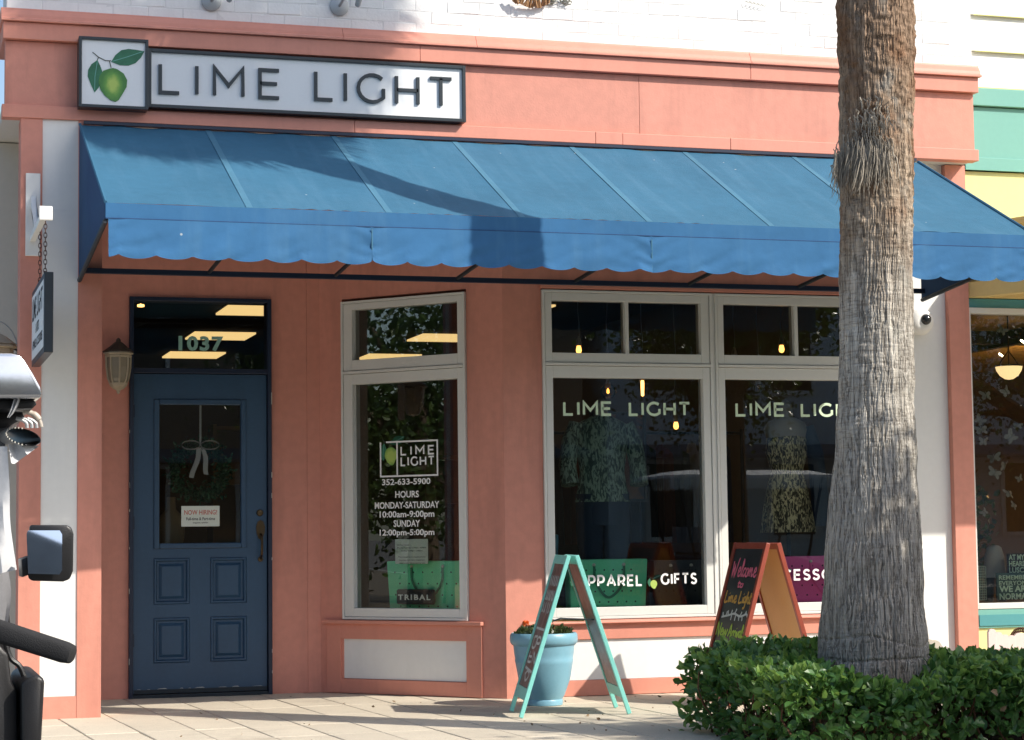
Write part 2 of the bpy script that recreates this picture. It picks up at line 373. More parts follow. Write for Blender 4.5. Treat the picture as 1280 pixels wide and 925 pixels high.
# ------------------------------------------------------------------ lettering
def arc(cx, cy, rx, ry, a0, a1, n=14): return [(cx+rx*math.cos(math.radians(a0+(a1-a0)*i/n)), cy+ry*math.sin(math.radians(a0+(a1-a0)*i/n))) for i in range(n+1)]
GL = {
 'L': (.56, [[(0, 1), (0, 0), (.56, 0)]]), 'I': (0.02, [[(.01, 1), (.01, 0)]]),
 'M': (.86, [[(0, 0), (0, 1), (.43, .36), (.86, 1), (.86, 0)]]), 'E': (.58, [[(.58, 1), (0, 1), (0, 0), (.58, 0)], [(0, .51), (.52, .51)]]),
 'G': (.88, [arc(.48, .5, .48, .5, 46, 309)+[(.86, .17), (.86, .50)]]), 'H': (.74, [[(0, 0), (0, 1)], [(.74, 0), (.74, 1)], [(0, .5), (.74, .5)]]),
 'T': (.74, [[(0, 1), (.74, 1)], [(.37, 1), (.37, 0)]]), 'A': (.86, [[(0, 0), (.43, 1), (.86, 0)], [(.15, .3), (.71, .3)]]),
 'P': (.64, [[(0, 0), (0, 1), (.32, 1)]+arc(.34, .68, .30, .32, 80, -80)+[(.32, .36), (0, .36)]]),
 'R': (.66, [[(0, 0), (0, 1), (.32, 1)]+arc(.34, .69, .30, .31, 80, -80)+[(.32, .38), (0, .38)], [(.34, .38), (.66, 0)]]),
 'F': (.56, [[(.56, 1), (0, 1), (0, 0)], [(0, .48), (.5, .48)]]),
 'S': (.58, [[(.56, .86)]+arc(.30, .76, .27, .24, 45, 230, 10)+[(.42, .46)]+arc(.29, .25, .29, .25, 50, -140, 10)+[(0, .14)]]),
 'O': (.98, [arc(.49, .5, .49, .5, 90, 450, 28)]), 'C': (.84, [arc(.48, .5, .48, .5, 45, 315)]),
 ' ': (.3, []), '-': (.3, [[(0, .45), (.3, .45)]])}
def ribbon(mb, pts, w, mp, d0, d1):
    """one flat stroke with mitred corners; mp maps (u, z, d) to space"""
    pts = [Vector((p[0], p[1])) for p in pts]; n = len(pts); L = []; Rr = []
    closed = (pts[0]-pts[-1]).length < 1e-6
    for i in range(n):
        a = pts[i]-pts[i-1] if i > 0 else ((pts[0]-pts[-2]) if closed else pts[1]-pts[0])
        b = pts[i+1]-pts[i] if i < n-1 else ((pts[1]-pts[0]) if closed else a)
        a = a.normalized(); b = b.normalized(); na = Vector((-a.y, a.x)); nb = Vector((-b.y, b.x)); m = (na+nb)
        if m.length < .1: m = na
        m.normalize(); k = min(1/max(m.dot(na), .35), 2.2); L.append(pts[i]+m*w/2*k); Rr.append(pts[i]-m*w/2*k)
    vs = [mp(p.x, p.y, d0) for p in L]+[mp(p.x, p.y, d0) for p in Rr]+[mp(p.x, p.y, d1) for p in L]+[mp(p.x, p.y, d1) for p in Rr]
    fs = []
    for i in range(n-1): fs += [(i, i+1, n+i+1, n+i), (2*n+i, 3*n+i, 3*n+i+1, 2*n+i+1), (i, 2*n+i, 2*n+i+1, i+1), (n+i, n+i+1, 3*n+i+1, 3*n+i)]
    if not closed: fs += [(0, n, 3*n, 2*n), (n-1, 3*n-1, 4*n-1, 2*n-1)]
    mb.add(vs, fs)
def words(text, u0, u1, z0, z1, wt, F, d0, d1, mat, parent, name='letter', skew=0.0, joined=None, gap=.40, space=.62):
    """stroke lettering spread between u0 and u1 on a frame, one object per letter"""
    h = z1-z0; ws = [GL[c][0] for c in text]; tot = 0
    for c, w in zip(text, ws): tot += (space if c == ' ' else w)+gap
    tot -= gap; k = (u1-u0)/tot; x = 0; out = []; J = MB() if joined else None
    for c, w in zip(text, ws):
        if c == ' ': x += space+gap; continue
        mb = J or MB()
        for j, st in enumerate(GL[c][1]):
            ribbon(mb, [((x+p[0])*k, p[1]*h) for p in st], wt, lambda u, z, d, j=j: fp(F, u0+u, d-(.0003*j if d == d0 else 0), z0+z+(u*skew)), d0, d1)
        if not J: out.append(mb.build(name, mat, parent, center=True))
        x += w+gap
    if J: out.append(J.build(joined, mat, parent))
    return out
def fonttext(s, u0, u1, z0, z1, F, d, mat, parent, name, bold=.0, skew=0., sp=1.0, label=None):
    c = bpy.data.curves.new('t', 'FONT'); c.body = s; c.size = 1; c.offset = bold; c.resolution_u = 3; c.space_character = sp
    o = bpy.data.objects.new('t', c); COL.objects.link(o); dg = bpy.context.evaluated_depsgraph_get(); dg.update()
    me = bpy.data.meshes.new_from_object(o.evaluated_get(dg)); a = np.empty(len(me.vertices)*3); me.vertices.foreach_get('co', a); a = a.reshape(-1, 3)
    fs = [tuple(p.vertices) for p in me.polygons]; bpy.data.objects.remove(o); bpy.data.curves.remove(c); bpy.data.meshes.remove(me)
    mn = a.min(0); mx = a.max(0); ku = (u1-u0)/(mx[0]-mn[0]); kz = (z1-z0)/(mx[1]-mn[1])
    mb = MB(); mb.add([fp(F, u0+(p[0]-mn[0])*ku, d, z0+(p[1]-mn[1])*kz+(p[0]-mn[0])*ku*skew) for p in a], fs)
    return mb.build(name, mat, parent, label=label)
def limeart(parent, F, d, u, z, s, mats=('lime', 'leafart', 'stemart'), dk_=.003):
    """lime with two leaves; (u, z) lower left of a square of side s"""
    q = lambda p: (u+p[0]*s, z+p[1]*s)
    def ell(cx, cy, pts): return [q(p) for p in pts]
    lime = [q(p) for p in [(.40, .60), (.30, .56), (.24, .47), (.22, .36), (.25, .24), (.32, .14), (.42, .06), (.50, .035), (.56, .07), (.62, .17), (.69, .30), (.70, .42), (.64, .53), (.53, .60), (.46, .615)]]
    leafR = [q(p) for p in [(.43, .72), (.50, .84), (.60, .93), (.72, .96), (.86, .95), (.99, .935), (.93, .82), (.84, .72), (.72, .67), (.58, .67)]]
    leafL = [q(p) for p in [(.20, .74), (.10, .66), (.045, .56), (.04, .45), (.09, .32), (.155, .18), (.22, .26), (.27, .40), (.285, .54), (.25, .64)]]
    m = MB().prism(leafL, d, d-dk_, F); m.build('leaf', M[mats[1]], parent, center=True)
    m = MB().prism(lime, d-.001, d-.001-dk_*1.3, F); m.build('lime', M[mats[0]], parent, center=True)
    m = MB().prism(leafR, d-.0005, d-dk_, F); m.build('leaf', M[mats[1]], parent, center=True)
    m = MB()
    for i, st in enumerate([[(.12, .87), (.22, .79), (.34, .735), (.43, .74)], [(.22, .79), (.20, .74)], [(.40, .74), (.43, .62)]]):
        ribbon(m, [q(p) for p in st], .014*s, lambda a, b, dd, i=i: fp(F, a, dd-.0002*i, b), d, d-dk_)
    m.build('stem', M[mats[2]], parent)
    # pale leaf veins
    for st in ([(.45, .73), (.70, .82), (.97, .93)], [(.20, .72), (.16, .45), (.155, .22)]):
        m = MB(); ribbon(m, [q(p) for p in st], .010*s, lambda a, b, dd: fp(F, a, dd, b), d-dk_-.0006, d-dk_-.0012); m.build('leaf_vein', M['teal'], parent)
MAINF = (Vector((0, 12.0, 0)), Vector((1, 0, 0)), Vector((0, 1, 0)))
DOORF = (Vector((0, 13.04, 0)), Vector((1, 0, 0)), Vector((0, 1, 0)))
bA = Vector((2.665, 13.04, 0)); bB = Vector((3.59, 12.0, 0)); bd = (bB-bA).normalized()
BAYF = (bA, bd, Vector((-bd.y, bd.x, 0))); BL = (bB-bA).length
def on(F, x, y, d=0):
    """(u, z) where a sight line meets the plane at depth d of frame F"""
    r = ray(x, y); o = F[0]+F[2]*d; k = (o-CAM).dot(F[2])/r.dot(F[2]); p = CAM+r*k; return ((p-o).dot(F[1]), p.z)
# ================================================================== GROUND
g = structure(MB().add([(-400, -400, -.17), (400, -400, -.17), (400, 400, -.17), (-400, 400, -.17)], [(0, 1, 2, 3)]).build('ground', M['asphalt']))
road = structure(B(-60, 60, -7.2, 7.6, -.166, -.150).build('road', M['asphalt']))
B(-60, 60, -.08, .02, -.150, -.146).build('centre_line', M['yellow'], road)
pv = structure(B(-60, 60, 7.75, 13.6, -.16, -.012).build('pavement', M['grout']))
B(-60, 60, 7.6, 7.75, -.16, .004).build('kerb', M['kerb'], pv, bevel=.012)
structure(B(-60, 60, -13, -7.2, -.16, -.02).build('pavement', M['kerb']))
ang = -.055; pw, pl = .282, .575
ux = Vector((1, -ang*-1*-1, 0)).normalized(); vy = Vector((ang, 1, 0)).normalized(); ux = Vector((vy.y, -vy.x, 0))
pm = MB().box(-pw/2+.0035, pw/2-.0035, -pl/2+.0035, pl/2-.0035, -.03, 0, F=(Vector((0, 0, 0)), ux, vy)).mesh('paver', M['paver'], bevel=.003, seg=1)
far = MB(); cnt = 0
O = Vector((2.014, 12.5, 0))
cells = []
for i in range(-26, 38):
    for j in range(-8, 2):
        c = O + ux*(pw*(i+.5)) + vy*(pl*(j+.5) + .08 + (0.0 if i % 2 else .0))
        if c.y < 7.95 or c.y > 13.35: continue
        vis = .2 < c.x < 5.6 and c.y > 9.2
        cells.append((0 if vis else 1, abs(c.x-2.6)+abs(c.y-11.5)*.3, c))
cells.sort(key=lambda q: (q[0], q[1]))
for k, (_, _, c) in enumerate(cells):
    dz = random.uniform(-.0015, .0015)
    if k < 290:
        o = bpy.data.objects.new('paver', pm); COL.objects.link(o); o.parent = pv; o.location = (c.x, c.y, dz)
        o.rotation_euler = (random.uniform(-.003, .003), random.uniform(-.003, .003), 0)
    else: far.box(-pw/2+.0035, pw/2-.0035, -pl/2+.0035, pl/2-.0035, -.03, dz, F=(c, ux, vy))
far.build('outer_pavers', M['paver'], pv, stuff=True)
structure(B(3.95, 6.9, 8.55, 9.65, -.012, .010).build('planting_bed', M['mulch']))
# ================================================================== SHOP BUILDING
SHOP = thing('shop_building', 'coral and white shopfront building under the blue awning', 'shop building', (3.7, 12.5, 0))
H = 3.372
def wall(mb, name='wall', mat='coral', bevel=0, label=None): return mb.build(name, M[mat], SHOP, bevel=bevel, label=label)
# left pilaster
wall(B(.700, .820, 11.77, 11.98, 0, H), 'pilaster_board', 'coral', .002)
wall(B(1.021, 1.155, 11.77, 11.98, 0, H), 'pilaster_board', 'coral', .002)
wall(B(.8205, 1.0205, 11.772, 11.979, 0, .124), 'pilaster_base', 'coral', .002)
wall(B(.8205, 1.0205, 11.779, 11.979, .124, 2.85), 'pilaster_panel', 'white', .001)
wall(B(.8205, 1.0205, 11.7797, 11.979, 2.8505, H), 'pilaster_panel', 'white', .001)
# recessed door wall
wall(B(.62, 1.447, 13.04, 13.2, 0, 3.4), 'door_wall', 'coral'); wall(B(2.348, 2.58, 13.04, 13.2, 0, 3.4), 'door_wall', 'coral', .002); wall(B(2.581, 2.665, 13.041, 13.2, 0, 3.4), 'door_wall', 'coral')
wall(B(1.447, 2.348, 13.04, 13.2, 2.515, 3.4), 'door_wall', 'coral')
# angled bay wall
F = BAYF
wall(MB().box(-.0, .18, 0, .14, 0, 3.4, F), 'bay_wall'); wall(MB().box(1.128, BL, 0, .14, 0, 3.4, F), 'bay_wall')
wall(MB().box(.18, 1.128, 0, .14, 2.508, 3.4, F), 'bay_wall'); wall(MB().box(.18, 1.128, .012, .14, 0, .462, F), 'bay_wall')
wall(MB().box(.165, 1.126, .004, .011, .095, .343, F), 'bay_white_panel', 'white')
wall(MB().frame(.052, 1.222, .004, .437, .112, -.012, .003, F, .088, .094), 'panel_surround', 'coral_trim', .002)
wall(MB().box(.04, 1.235, -.040, .003, .438, .462, F), 'window_ledge', 'coral_trim', .004)
# main wall round the big windows
F = MAINF
wall(B(3.59, 3.838, 0, .14, 0, 3.4, F=F), 'front_wall'); wall(B(3.838, 6.105, 0, .14, 2.497, 3.4, F=F), 'front_wall')
wall(B(3.838, 6.105, .010, .14, 0, .462, F=F), 'front_wall')
wall(B(3.862, 6.06, .001, .009, .099, .343, F=F), 'bulkhead_white_panel', 'white')
wall(B(3.66, 6.10, -.012, .000, .004, .097, F=F), 'bulkhead_base', 'coral_trim', .002)
wall(B(3.70, 6.10, -.016, .000, .345, .440, F=F), 'bulkhead_rail', 'coral_trim', .002)
wall(MB().profile([(-.05, .441), (-.05, .449), (-.040, .462), (.0, .462), (.0, .441)], 3.70, 6.10, F), 'window_ledge', 'coral_trim', .002)
wall(B(3.83, 6.11, -.022, .0, 2.497, 2.535, F=F), 'window_head_trim', 'coral_trim', .003)
wall(B(6.106, 6.618, .002, .14, .13, 3.4, F=F), 'white_wall_panel', 'white'); wall(B(6.106, 6.618, -.012, .001, .0, .13, F=F), 'bulkhead_base', 'coral_trim', .002)
wall(B(6.619, 6.767, -.045, .14, 0, H, F=F), 'end_board', 'coral', .002)
# entablature
ent = lambda mb, n, m='coral_trim', bv=.003: wall(mb, n, m, bv)
for a, b in ((.612, 4.4245), (4.4265, 6.745)): ent(B(a, b, 11.785, 11.86, 3.443, 3.812), 'frieze_panel', 'coral', .0015)
xs = [.594, 2.62, 4.128, 4.304, 5.02, 6.762]
for i in range(5): ent(B(xs[i]+.0008, xs[i+1]-.0008, 11.76+(i % 2)*.0012, 11.85, 3.368, 3.442), 'lower_moulding')
xs = [.596, 3.02, 5.16, 6.765]
for i in range(3): ent(B(xs[i]+.0008, xs[i+1]-.0008, 11.745, 12.3, 3.815, 3.912), 'fascia_board')
xs = [.585, 2.55, 3.37, 5.16, 6.78]
for i in range(4):
    a = xs[i]+.0008 + (.0 if i else .0); b = xs[i+1]-.0008
    ent(MB().profile([(11.722, 3.914), (11.722, 3.926), (11.738, 3.935), (11.742, 3.955), (11.762, 3.985), (11.765, 3.996), (12.3, 3.996), (12.3, 3.914)], a, b), 'cornice_cap', bv=.0015)
wall(B(.60, 6.755, 11.852, 13.3, 3.376, 3.44), 'soffit', 'soffit')
# left end of the building behind the pilaster
wall(B(.62, .76, 12.56, 13.03, -.0, 3.37), 'corner_board', 'greytrim', .002)
# upper wall of painted bricks
BW = wall(B(.62, 6.78, 11.8482, 12.2, 3.996, 7.2), 'brick_wall', 'mortar')
bl, bh = .2, .0665
bms = []
for q in range(4):
    mb = MB(); mb.box(-bl/2+.0008, bl/2-.0008, -.022, .0, .0008, bh+.004); me = mb.mesh('brick', M['brick'], bevel=.0045, seg=2); bms.append(me)
    for v in me.vertices: v.co += Vector((random.uniform(-.0015, .0015), random.uniform(-.0025, .0015) if v.co.y < -.01 else 0, random.uniform(-.002, .002)))
cap = MB(); nb = 0
for r in range(8):
    x = .62+.1+(r % 2)*.1
    while x < 6.72:
        o = bpy.data.objects.new('brick', bms[random.randrange(4)]); COL.objects.link(o); o.parent = BW
        o.location = Vector((x, 11.868+random.uniform(-.001, .0025), 3.999+r*.0735)) - base_of(BW); nb += 1; x += bl
up_b = MB()
for r in range(8, 30):
    x = .62+.1+(r % 2)*.1
    while x < 6.72: up_b.box(x-bl/2+.003, x+bl/2-.003, 11.847, 11.868, 3.999+r*.0735+.003, 3.999+r*.0735+bh-.003); x += bl
up_b.build('upper_bricks', M['brick'], BW, stuff=True)
# interior shell
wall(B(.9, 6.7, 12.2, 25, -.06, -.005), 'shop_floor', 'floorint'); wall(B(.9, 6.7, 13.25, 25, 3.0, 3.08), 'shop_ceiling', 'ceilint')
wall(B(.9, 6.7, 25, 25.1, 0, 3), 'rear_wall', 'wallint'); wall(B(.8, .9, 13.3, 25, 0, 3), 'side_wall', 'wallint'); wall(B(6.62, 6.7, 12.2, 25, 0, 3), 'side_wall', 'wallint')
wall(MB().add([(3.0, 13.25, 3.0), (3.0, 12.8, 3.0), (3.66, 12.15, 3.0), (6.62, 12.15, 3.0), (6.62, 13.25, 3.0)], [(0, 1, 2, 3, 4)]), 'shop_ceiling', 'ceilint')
# ---- windows
def window(F, u0, u1, gl, gu, munt=None, name='window', d0=-.020):
    """outer casing, two sashes and their panes; gl / gu are the glass rectangles"""
    zt = 2.490; z0 = .466
    w = MB().frame(u0, u1, z0, zt, .016, d0, .10, F); w.box(u0+.016, u1-.016, d0-.004, .10, 2.022, 2.040, F)
    wi = w.build(name, M['frame'], SHOP, bevel=.0025)
    for (a, b, c, e), zz0, zz1 in ((gl, z0+.018, 2.019), (gu, 2.043, zt-.018)):
        l, r, bb, tt = a-(u0+.019), (u1-.019)-b, c-zz0, zz1-e
        sm = MB(); U0, U1 = u0+.019, u1-.019
        sm.box(U0, a, d0+.006, .07, zz0, zz1, F); sm.box(b, U1, d0+.006, .07, zz0, zz1, F); sm.box(a, b, d0+.006, .07, zz0, c, F); sm.box(a, b, d0+.006, .07, e, zz1, F)
        sm.build('sash', M['frame'], wi, bevel=.002)
        MB().box(a-.004, b+.004, .028, .032, c-.004, e+.004, F).build('pane', M['glass'], wi)
    if munt: MB().box(munt[0], munt[1], d0+.010, .07, gu[2], gu[3], F).build('muntin', M['frame'], wi, bevel=.002)
    return wi
wb = window(BAYF, .182, 1.126, (.268, 1.067, .537, 1.955), (.267, 1.070, 2.110, 2.434))
wl = window(MAINF, 3.84, 4.962, (3.905, 4.895, .537, 1.948), (3.902, 4.888, 2.101, 2.425), (4.383, 4.407))
wr = window(MAINF, 4.982, 6.104, (5.045, 6.035, .537, 1.948), (5.042, 6.03, 2.101, 2.425), (5.530, 5.556))
B(4.9625, 4.9815, -.012, .10, .466, 2.49, F=MAINF).build('mullion', M['frame'], SHOP, bevel=.002)
# window shelf inside the big windows
wall(B(3.84, 6.10, 12.035, 12.75, .40, .485), 'display_ledge', 'floorint'); wall(MB().box(.15, 1.15, .145, .62, .42, .47, BAYF), 'display_ledge', 'floorint')
wall(B(3.60, 3.66, 12.15, 12.75, 0, 3), 'interior_pier', 'wallint')
# ---- door
DF = DOORF
fr = MB(); fr.box(1.448, 1.474, -.03, .12, 0, 2.513, DF); fr.box(2.322, 2.347, -.03, .12, 0, 2.513, DF); fr.box(1.474, 2.322, -.03, .12, 2.488, 2.513, DF); fr.box(1.474, 2.322, -.03, .12, 2.030, 2.062, DF)
dframe = fr.build('door_frame', M['framenavy'], SHOP, bevel=.003)
B(1.474, 2.322, .03, .034, 2.06, 2.49, F=DF).build('pane', M['glass'], dframe)
B(1.474, 2.322, -.02, .12, .0, .022, F=DF).build('threshold', M['iron'], dframe)
fonttext('1037', *[on(DF, 223, 438, .028)[0], on(DF, 279, 438, .028)[0]], on(DF, 250, 439, .028)[1], on(DF, 250, 420, .028)[1], DF, .026, M['gold_num'], dframe, 'house_number', .04, sp=1.12)
door = MB()
d0, d1 = .004, .044
for a in ((1.478, 1.636, .026, 2.026), (2.164, 2.318, .026, 2.026), (1.636, 2.164, 1.834, 2.026), (1.636, 2.164, .866, .957), (1.636, 2.164, .498, .578), (1.636, 2.164, .026, .214), (1.828, 1.957, .578, .866), (1.828, 1.957, .214, .498), (1.636-.034, 1.636, .026, .2), ):
    door.box(a[0], a[1], d0, d1, a[2], a[3], DF)
door = MB()
door.box(1.478, 1.602, d0, d1, .026, 2.026, DF); door.box(2.188, 2.318, d0, d1, .026, 2.026, DF)
door.box(1.602, 2.188, d0, d1, .026, .214, DF); door.box(1.602, 2.188, d0, d1, .497, .578, DF); door.box(1.602, 2.188, d0, d1, .868, .925, DF); door.box(1.602, 2.188, d0, d1, 1.868, 2.026, DF)
door.box(1.828, 1.957, d0, d1, .214, .497, DF); door.box(1.828, 1.957, d0, d1, .578, .868, DF)
DOOR = door.build('door', M['doorblue'], SHOP)
MB().frame(1.603, 2.187, .926, 1.867, .034, -.008, d1, DF).build('glazing_bead', M['doorblue'], DOOR, bevel=.006)
B(1.634, 2.156, .018, .022, .955, 1.838, F=DF).build('pane', M['glass'], DOOR)
for a, b in ((1.603, 1.827), (1.958, 2.187)):
    for c, e in ((.215, .496), (.579, .867)):
        p = MB(); 
        o_ = [(a, c), (b, c), (b, e), (a, e)]; k1, k2 = .022, .052
        def rr(k, d): return [fp(DF, a+k, d, c+k), fp(DF, b-k, d, c+k), fp(DF, b-k, d, e-k), fp(DF, a+k, d, e-k)]
        p.loft([rr(0, .004), rr(.006, -.003), rr(.014, -.003), rr(.022, .018), rr(.034, .018), rr(.052, .004)], caps=False); p.add(rr(.052, .004), [(0, 1, 2, 3)])
        p.build('door_panel', M['doorblue'], DOOR, center=True)
hx = 2.277
h = MB(); h.lathe([(.0, .0), (.022, .002), (.022, .008), (.018, .014), (.0, .016)], fp(DF, hx-.004, d0, 1.146), 16, (0, -1, 0)); h.build('deadbolt', M['brass'], DOOR, smooth=True)
h = MB(); h.prism([(hx-.026, 1.02), (hx-.028, 1.06), (hx-.018, 1.09), (hx, 1.10), (hx+.018, 1.09), (hx+.028, 1.06), (hx+.026, 1.02), (hx+.014, .985), (hx, .975), (hx-.014, .985)], d0-.008, d0, DF)
h.tube(catmull([fp(DF, hx, d0-.008, 1.01), fp(DF, hx, d0-.055, .995), fp(DF, hx, d0-.062, .94), fp(DF, hx, d0-.05, .885), fp(DF, hx, d0-.012, .86), fp(DF, hx, d0-.002, .855)]), .008, 8)
h.lathe([(0, 0), (.018, .002), (.016, .008), (0, .01)], fp(DF, hx, d0, .852), 12, (0, -1, 0)); h.build('door_handle', M['brass'], DOOR, smooth=True)
B(1.470, 1.482, -.008, .004, 1.05, 1.13, F=DF).build('hinge', M['framenavy'], DOOR); B(1.470, 1.482, -.008, .004, .32, .40, F=DF).build('hinge', M['framenavy'], DOOR); B(1.470, 1.482, -.008, .004, 1.75, 1.83, F=DF).build('hinge', M['framenavy'], DOOR)
B(1.482, 2.314, -.004, .003, .030, .052, F=DF).build('door_sweep', M['iron'], DOOR)
mb = MB(); R1 = random.Random(4); x = 1.50
while x < 2.30:
    w_ = R1.uniform(.01, .07); h_ = R1.uniform(.002, .007); mb.prism([(x, .054), (x+w_*.4, .054+h_*.3), (x+w_, .054), (x+w_*.8, .054+h_), (x+w_*.3, .054+h_*.8)], .001, .0038, DF); x += w_+R1.uniform(.0, .10)
for k in range(14):
    z_ = R1.uniform(.1, 1.9); u = R1.choice([1.4475, 2.344]); mb.box(u-.001, u+R1.uniform(.002, .005), -.032, -.0302, z_, z_+R1.uniform(.01, .06), F=DF)
mb.build('chipped_paint', M['greytrim'], DOOR)
nh = thing('paper_notice', 'white paper reading NOW HIRING taped inside the door glass', 'notice', fp(DF, 1.9, .014, 1.13))
B(1.777, 2.018, .0135, .015, 1.064, 1.193, F=DF).build('sheet', M['paper'], nh)
fonttext('NOW HIRING!', 1.795, 2.002, 1.138, 1.168, DF, .0125, M['inkred'], nh, 'print', .01)
fonttext('Full-time & Part-time', 1.808, 1.99, 1.103, 1.122, DF, .0125, M['ink'], nh, 'print', .01)
fonttext('inquire within', 1.85, 1.945, 1.080, 1.093, DF, .0125, M['ink'], nh, 'print', .01)
# ---- window lettering
def px(F, x, y, d): return on(F, x, y, d)
dW = .026
for win, txt, xa, xb in ((wl, 'LIME', 704, 765), (wl, 'LIGHT', 786, 863), (wr, 'LIME', 919.5, 981), (wr, 'LIGHT', 1001, 1079)):
    a = px(MAINF, xa, 511, dW)[0]+.007; b = px(MAINF, xb, 511, dW)[0]-.007
    words(txt, a, b, 1.722, 1.797, .0165, MAINF, dW, dW-.0008, M['letterwin'], win, gap=.36)
a = px(MAINF, 722, 726, dW)[0]; b = px(MAINF, 802, 726, dW)[0]
words('APPAREL', a, b, .667, .728, .0125, MAINF, dW, dW-.0008, M['white_print'], wl)
a = px(MAINF, 827, 726, dW)[0]; b = px(MAINF, 870, 726, dW)[0]
words('GIFTS', a, b, .672, .731, .0125, MAINF, dW, dW-.0008, M['white_print'], wl)
a = px(MAINF, 985, 720, dW)[0]
words('ACCESSORIES', a-.20, a+.53, .682, .741, .0130, MAINF, dW, dW-.0008, M['white_print'], wr)
for (x, y) in ((810, 738), (713, 738)):
    q = px(MAINF, x-1, y-1, dW); limeart(wl, MAINF, dW, q[0], q[1], .095, dk_=.0005)
q = px(MAINF, 968, 735, dW); limeart(wr, MAINF, dW, q[0], q[1], .125, dk_=.0005)
F = BAYF
for st in ([(.457, 1.58), (.457, 1.364), (.888, 1.364), (.888, 1.58), (.500, 1.58)], [(.584, 1.58), (.584, 1.364)]):
    mb = MB(); ribbon(mb, st, .0105, lambda u, z, d: fp(BAYF, u, d, z), dW, dW-.0008); mb.build('logo_outline', M['white_print'], wb)
words('LIME', .615, .862, 1.497, 1.547, .0105, F, dW, dW-.0008, M['white_print'], wb, joined='lettering', gap=.55)
words('LIGHT', .615, .862, 1.430, 1.480, .0105, F, dW, dW-.0008, M['white_print'], wb, joined='lettering', gap=.42)
limeart(wb, F, dW+.001, .445, 1.425, .20, dk_=.0005)
for s_, (xa, xb, ya, yb) in (('352-633-5900', (477.5, 538, 606, 598)), ('HOURS', (494, 523.5, 622, 613.5)), ('MONDAY-SATURDAY', (468.5, 549, 635.5, 627)), ('10:00am-9:00pm', (474.5, 543, 649, 638.5)), ('SUNDAY', (492, 525, 658.5, 650)), ('12:00pm-5:00pm', (474.5, 543, 671.5, 661.5))):
    ym = (ya+yb)/2; a = px(F, xa, ym, dW)[0]; b = px(F, xb, ym, dW)[0]; z0 = px(F, (xa+xb)/2, ya, dW)[1]; z1 = px(F, (xa+xb)/2, yb, dW)[1]
    fonttext(s_, a, b, z0, z1, F, dW, M['white_print'], wb, 'lettering', .022)
nt_ = thing('paper_notice', 'pale notice with small print below the opening hours', 'notice', fp(F, .68, .036, .89))
MB().box(.558, .806, .034, .0355, .814, .968, F).build('sheet', M['paper'], nt_)
for k, (a, b) in enumerate(((.575, .67), (.572, .79), (.60, .755), None, (.585, .785), (.585, .785), (.585, .785)) if 0 else ()): pass
lines = [('Current Hours:', .572, .665), ('Monday-Saturday 10:00am - 8:00pm', .574, .792), ('Sunday 12:00pm - 5:00pm', .605, .765), None, ('Please excuse us on changing around', .582, .785), ('shopping, don\'t leave shopping at', .585, .782), ('special events. We are here for you', .585, .782)]
zz = .950
for L_ in lines:
    zz -= .019
    if L_: fonttext(L_[0], L_[1], L_[2], zz-.004, zz+.006, F, .0335, M['ink'], nt_, 'print', .01)
# ================================================================== SHOP SIGN over the awning
SG = thing('shop_sign', 'long white sign with dark frame, raised LIME LIGHT letters and lime picture', 'shop sign', (2.1, 11.78, 3.43))
F = (Vector((0, 11.785, 0)), Vector((1, 0, 0)), Vector((0, 1, 0)))
MB().frame(1.011, 1.401, 3.428, 3.834, .017, -.115, -.002, F).build('square_frame', M['signframe'], SG, bevel=.002)
B(1.028, 1.384, -.100, -.060, 3.445, 3.817, F=F).build('square_board', M['signboard'], SG)
MB().frame(1.403, 3.292, 3.452, 3.795, .020, -.075, -.002, F).build('long_frame', M['signframe'], SG, bevel=.002)
B(1.423, 3.272, -.058, -.030, 3.472, 3.775, F=F).build('long_board', M['signboard'], SG)
limeart(SG, F, -.1003, 1.048, 3.455, .335, dk_=.0025)
words('LIME', 1.474, 2.162, 3.543, 3.705, .0195, F, -.0585, -.073, M['signframe'], SG, gap=.52)
words('LIGHT', 2.380, 3.205, 3.548, 3.710, .0195, F, -.0585, -.073, M['signframe'], SG, gap=.43)
# ================================================================== AWNING
AW = thing('awning', 'long blue canvas awning with scalloped valance over the shopfront', 'awning', (3.7, 11.0, 2.4))
yb_, yf = 11.772, 10.32; zb, zf = 3.343, 2.666; zr = 2.588; x0 = 1.030; x1r = PY(1145, 200, 11.80).x; x1 = x1r+.09      # front corner sits a little further out than the rear one
x0 = PY(100, 155, yb_).x; 
yfx = lambda x: 10.32+.23*(x-x0)/(x1-x0)           # the rail runs slightly skew to the wall
zsh = lambda x: .030*(x-x0)/(x1-x0)
def PF(x, y):
    p = PY(x, y, 10.4)
    for _ in range(3): p = PY(x, y, yfx(p.x))
    return p
nseam = [x0] + [PF(x, y).x for x, y in ((312, 258), (484, 268), (640, 272), (800, 282), (965, 285))]
stp = (nseam[-1]-nseam[1])/4; xs = [x0, nseam[1]] + [nseam[1]+stp*k for k in range(1, 9)]; xs = [x for x in xs if x < x1-.25] + [x1]
def fbar(xa, xb, da, db, za, zb__):
    q = lambda x: [Vector((x, yfx(x)+da, za+zsh(x))), Vector((x, yfx(x)+db, za+zsh(x))), Vector((x, yfx(x)+db, zb__+zsh(x))), Vector((x, yfx(x)+da, zb__+zsh(x)))]
    return MB().hexa(q(xa), q(xb))
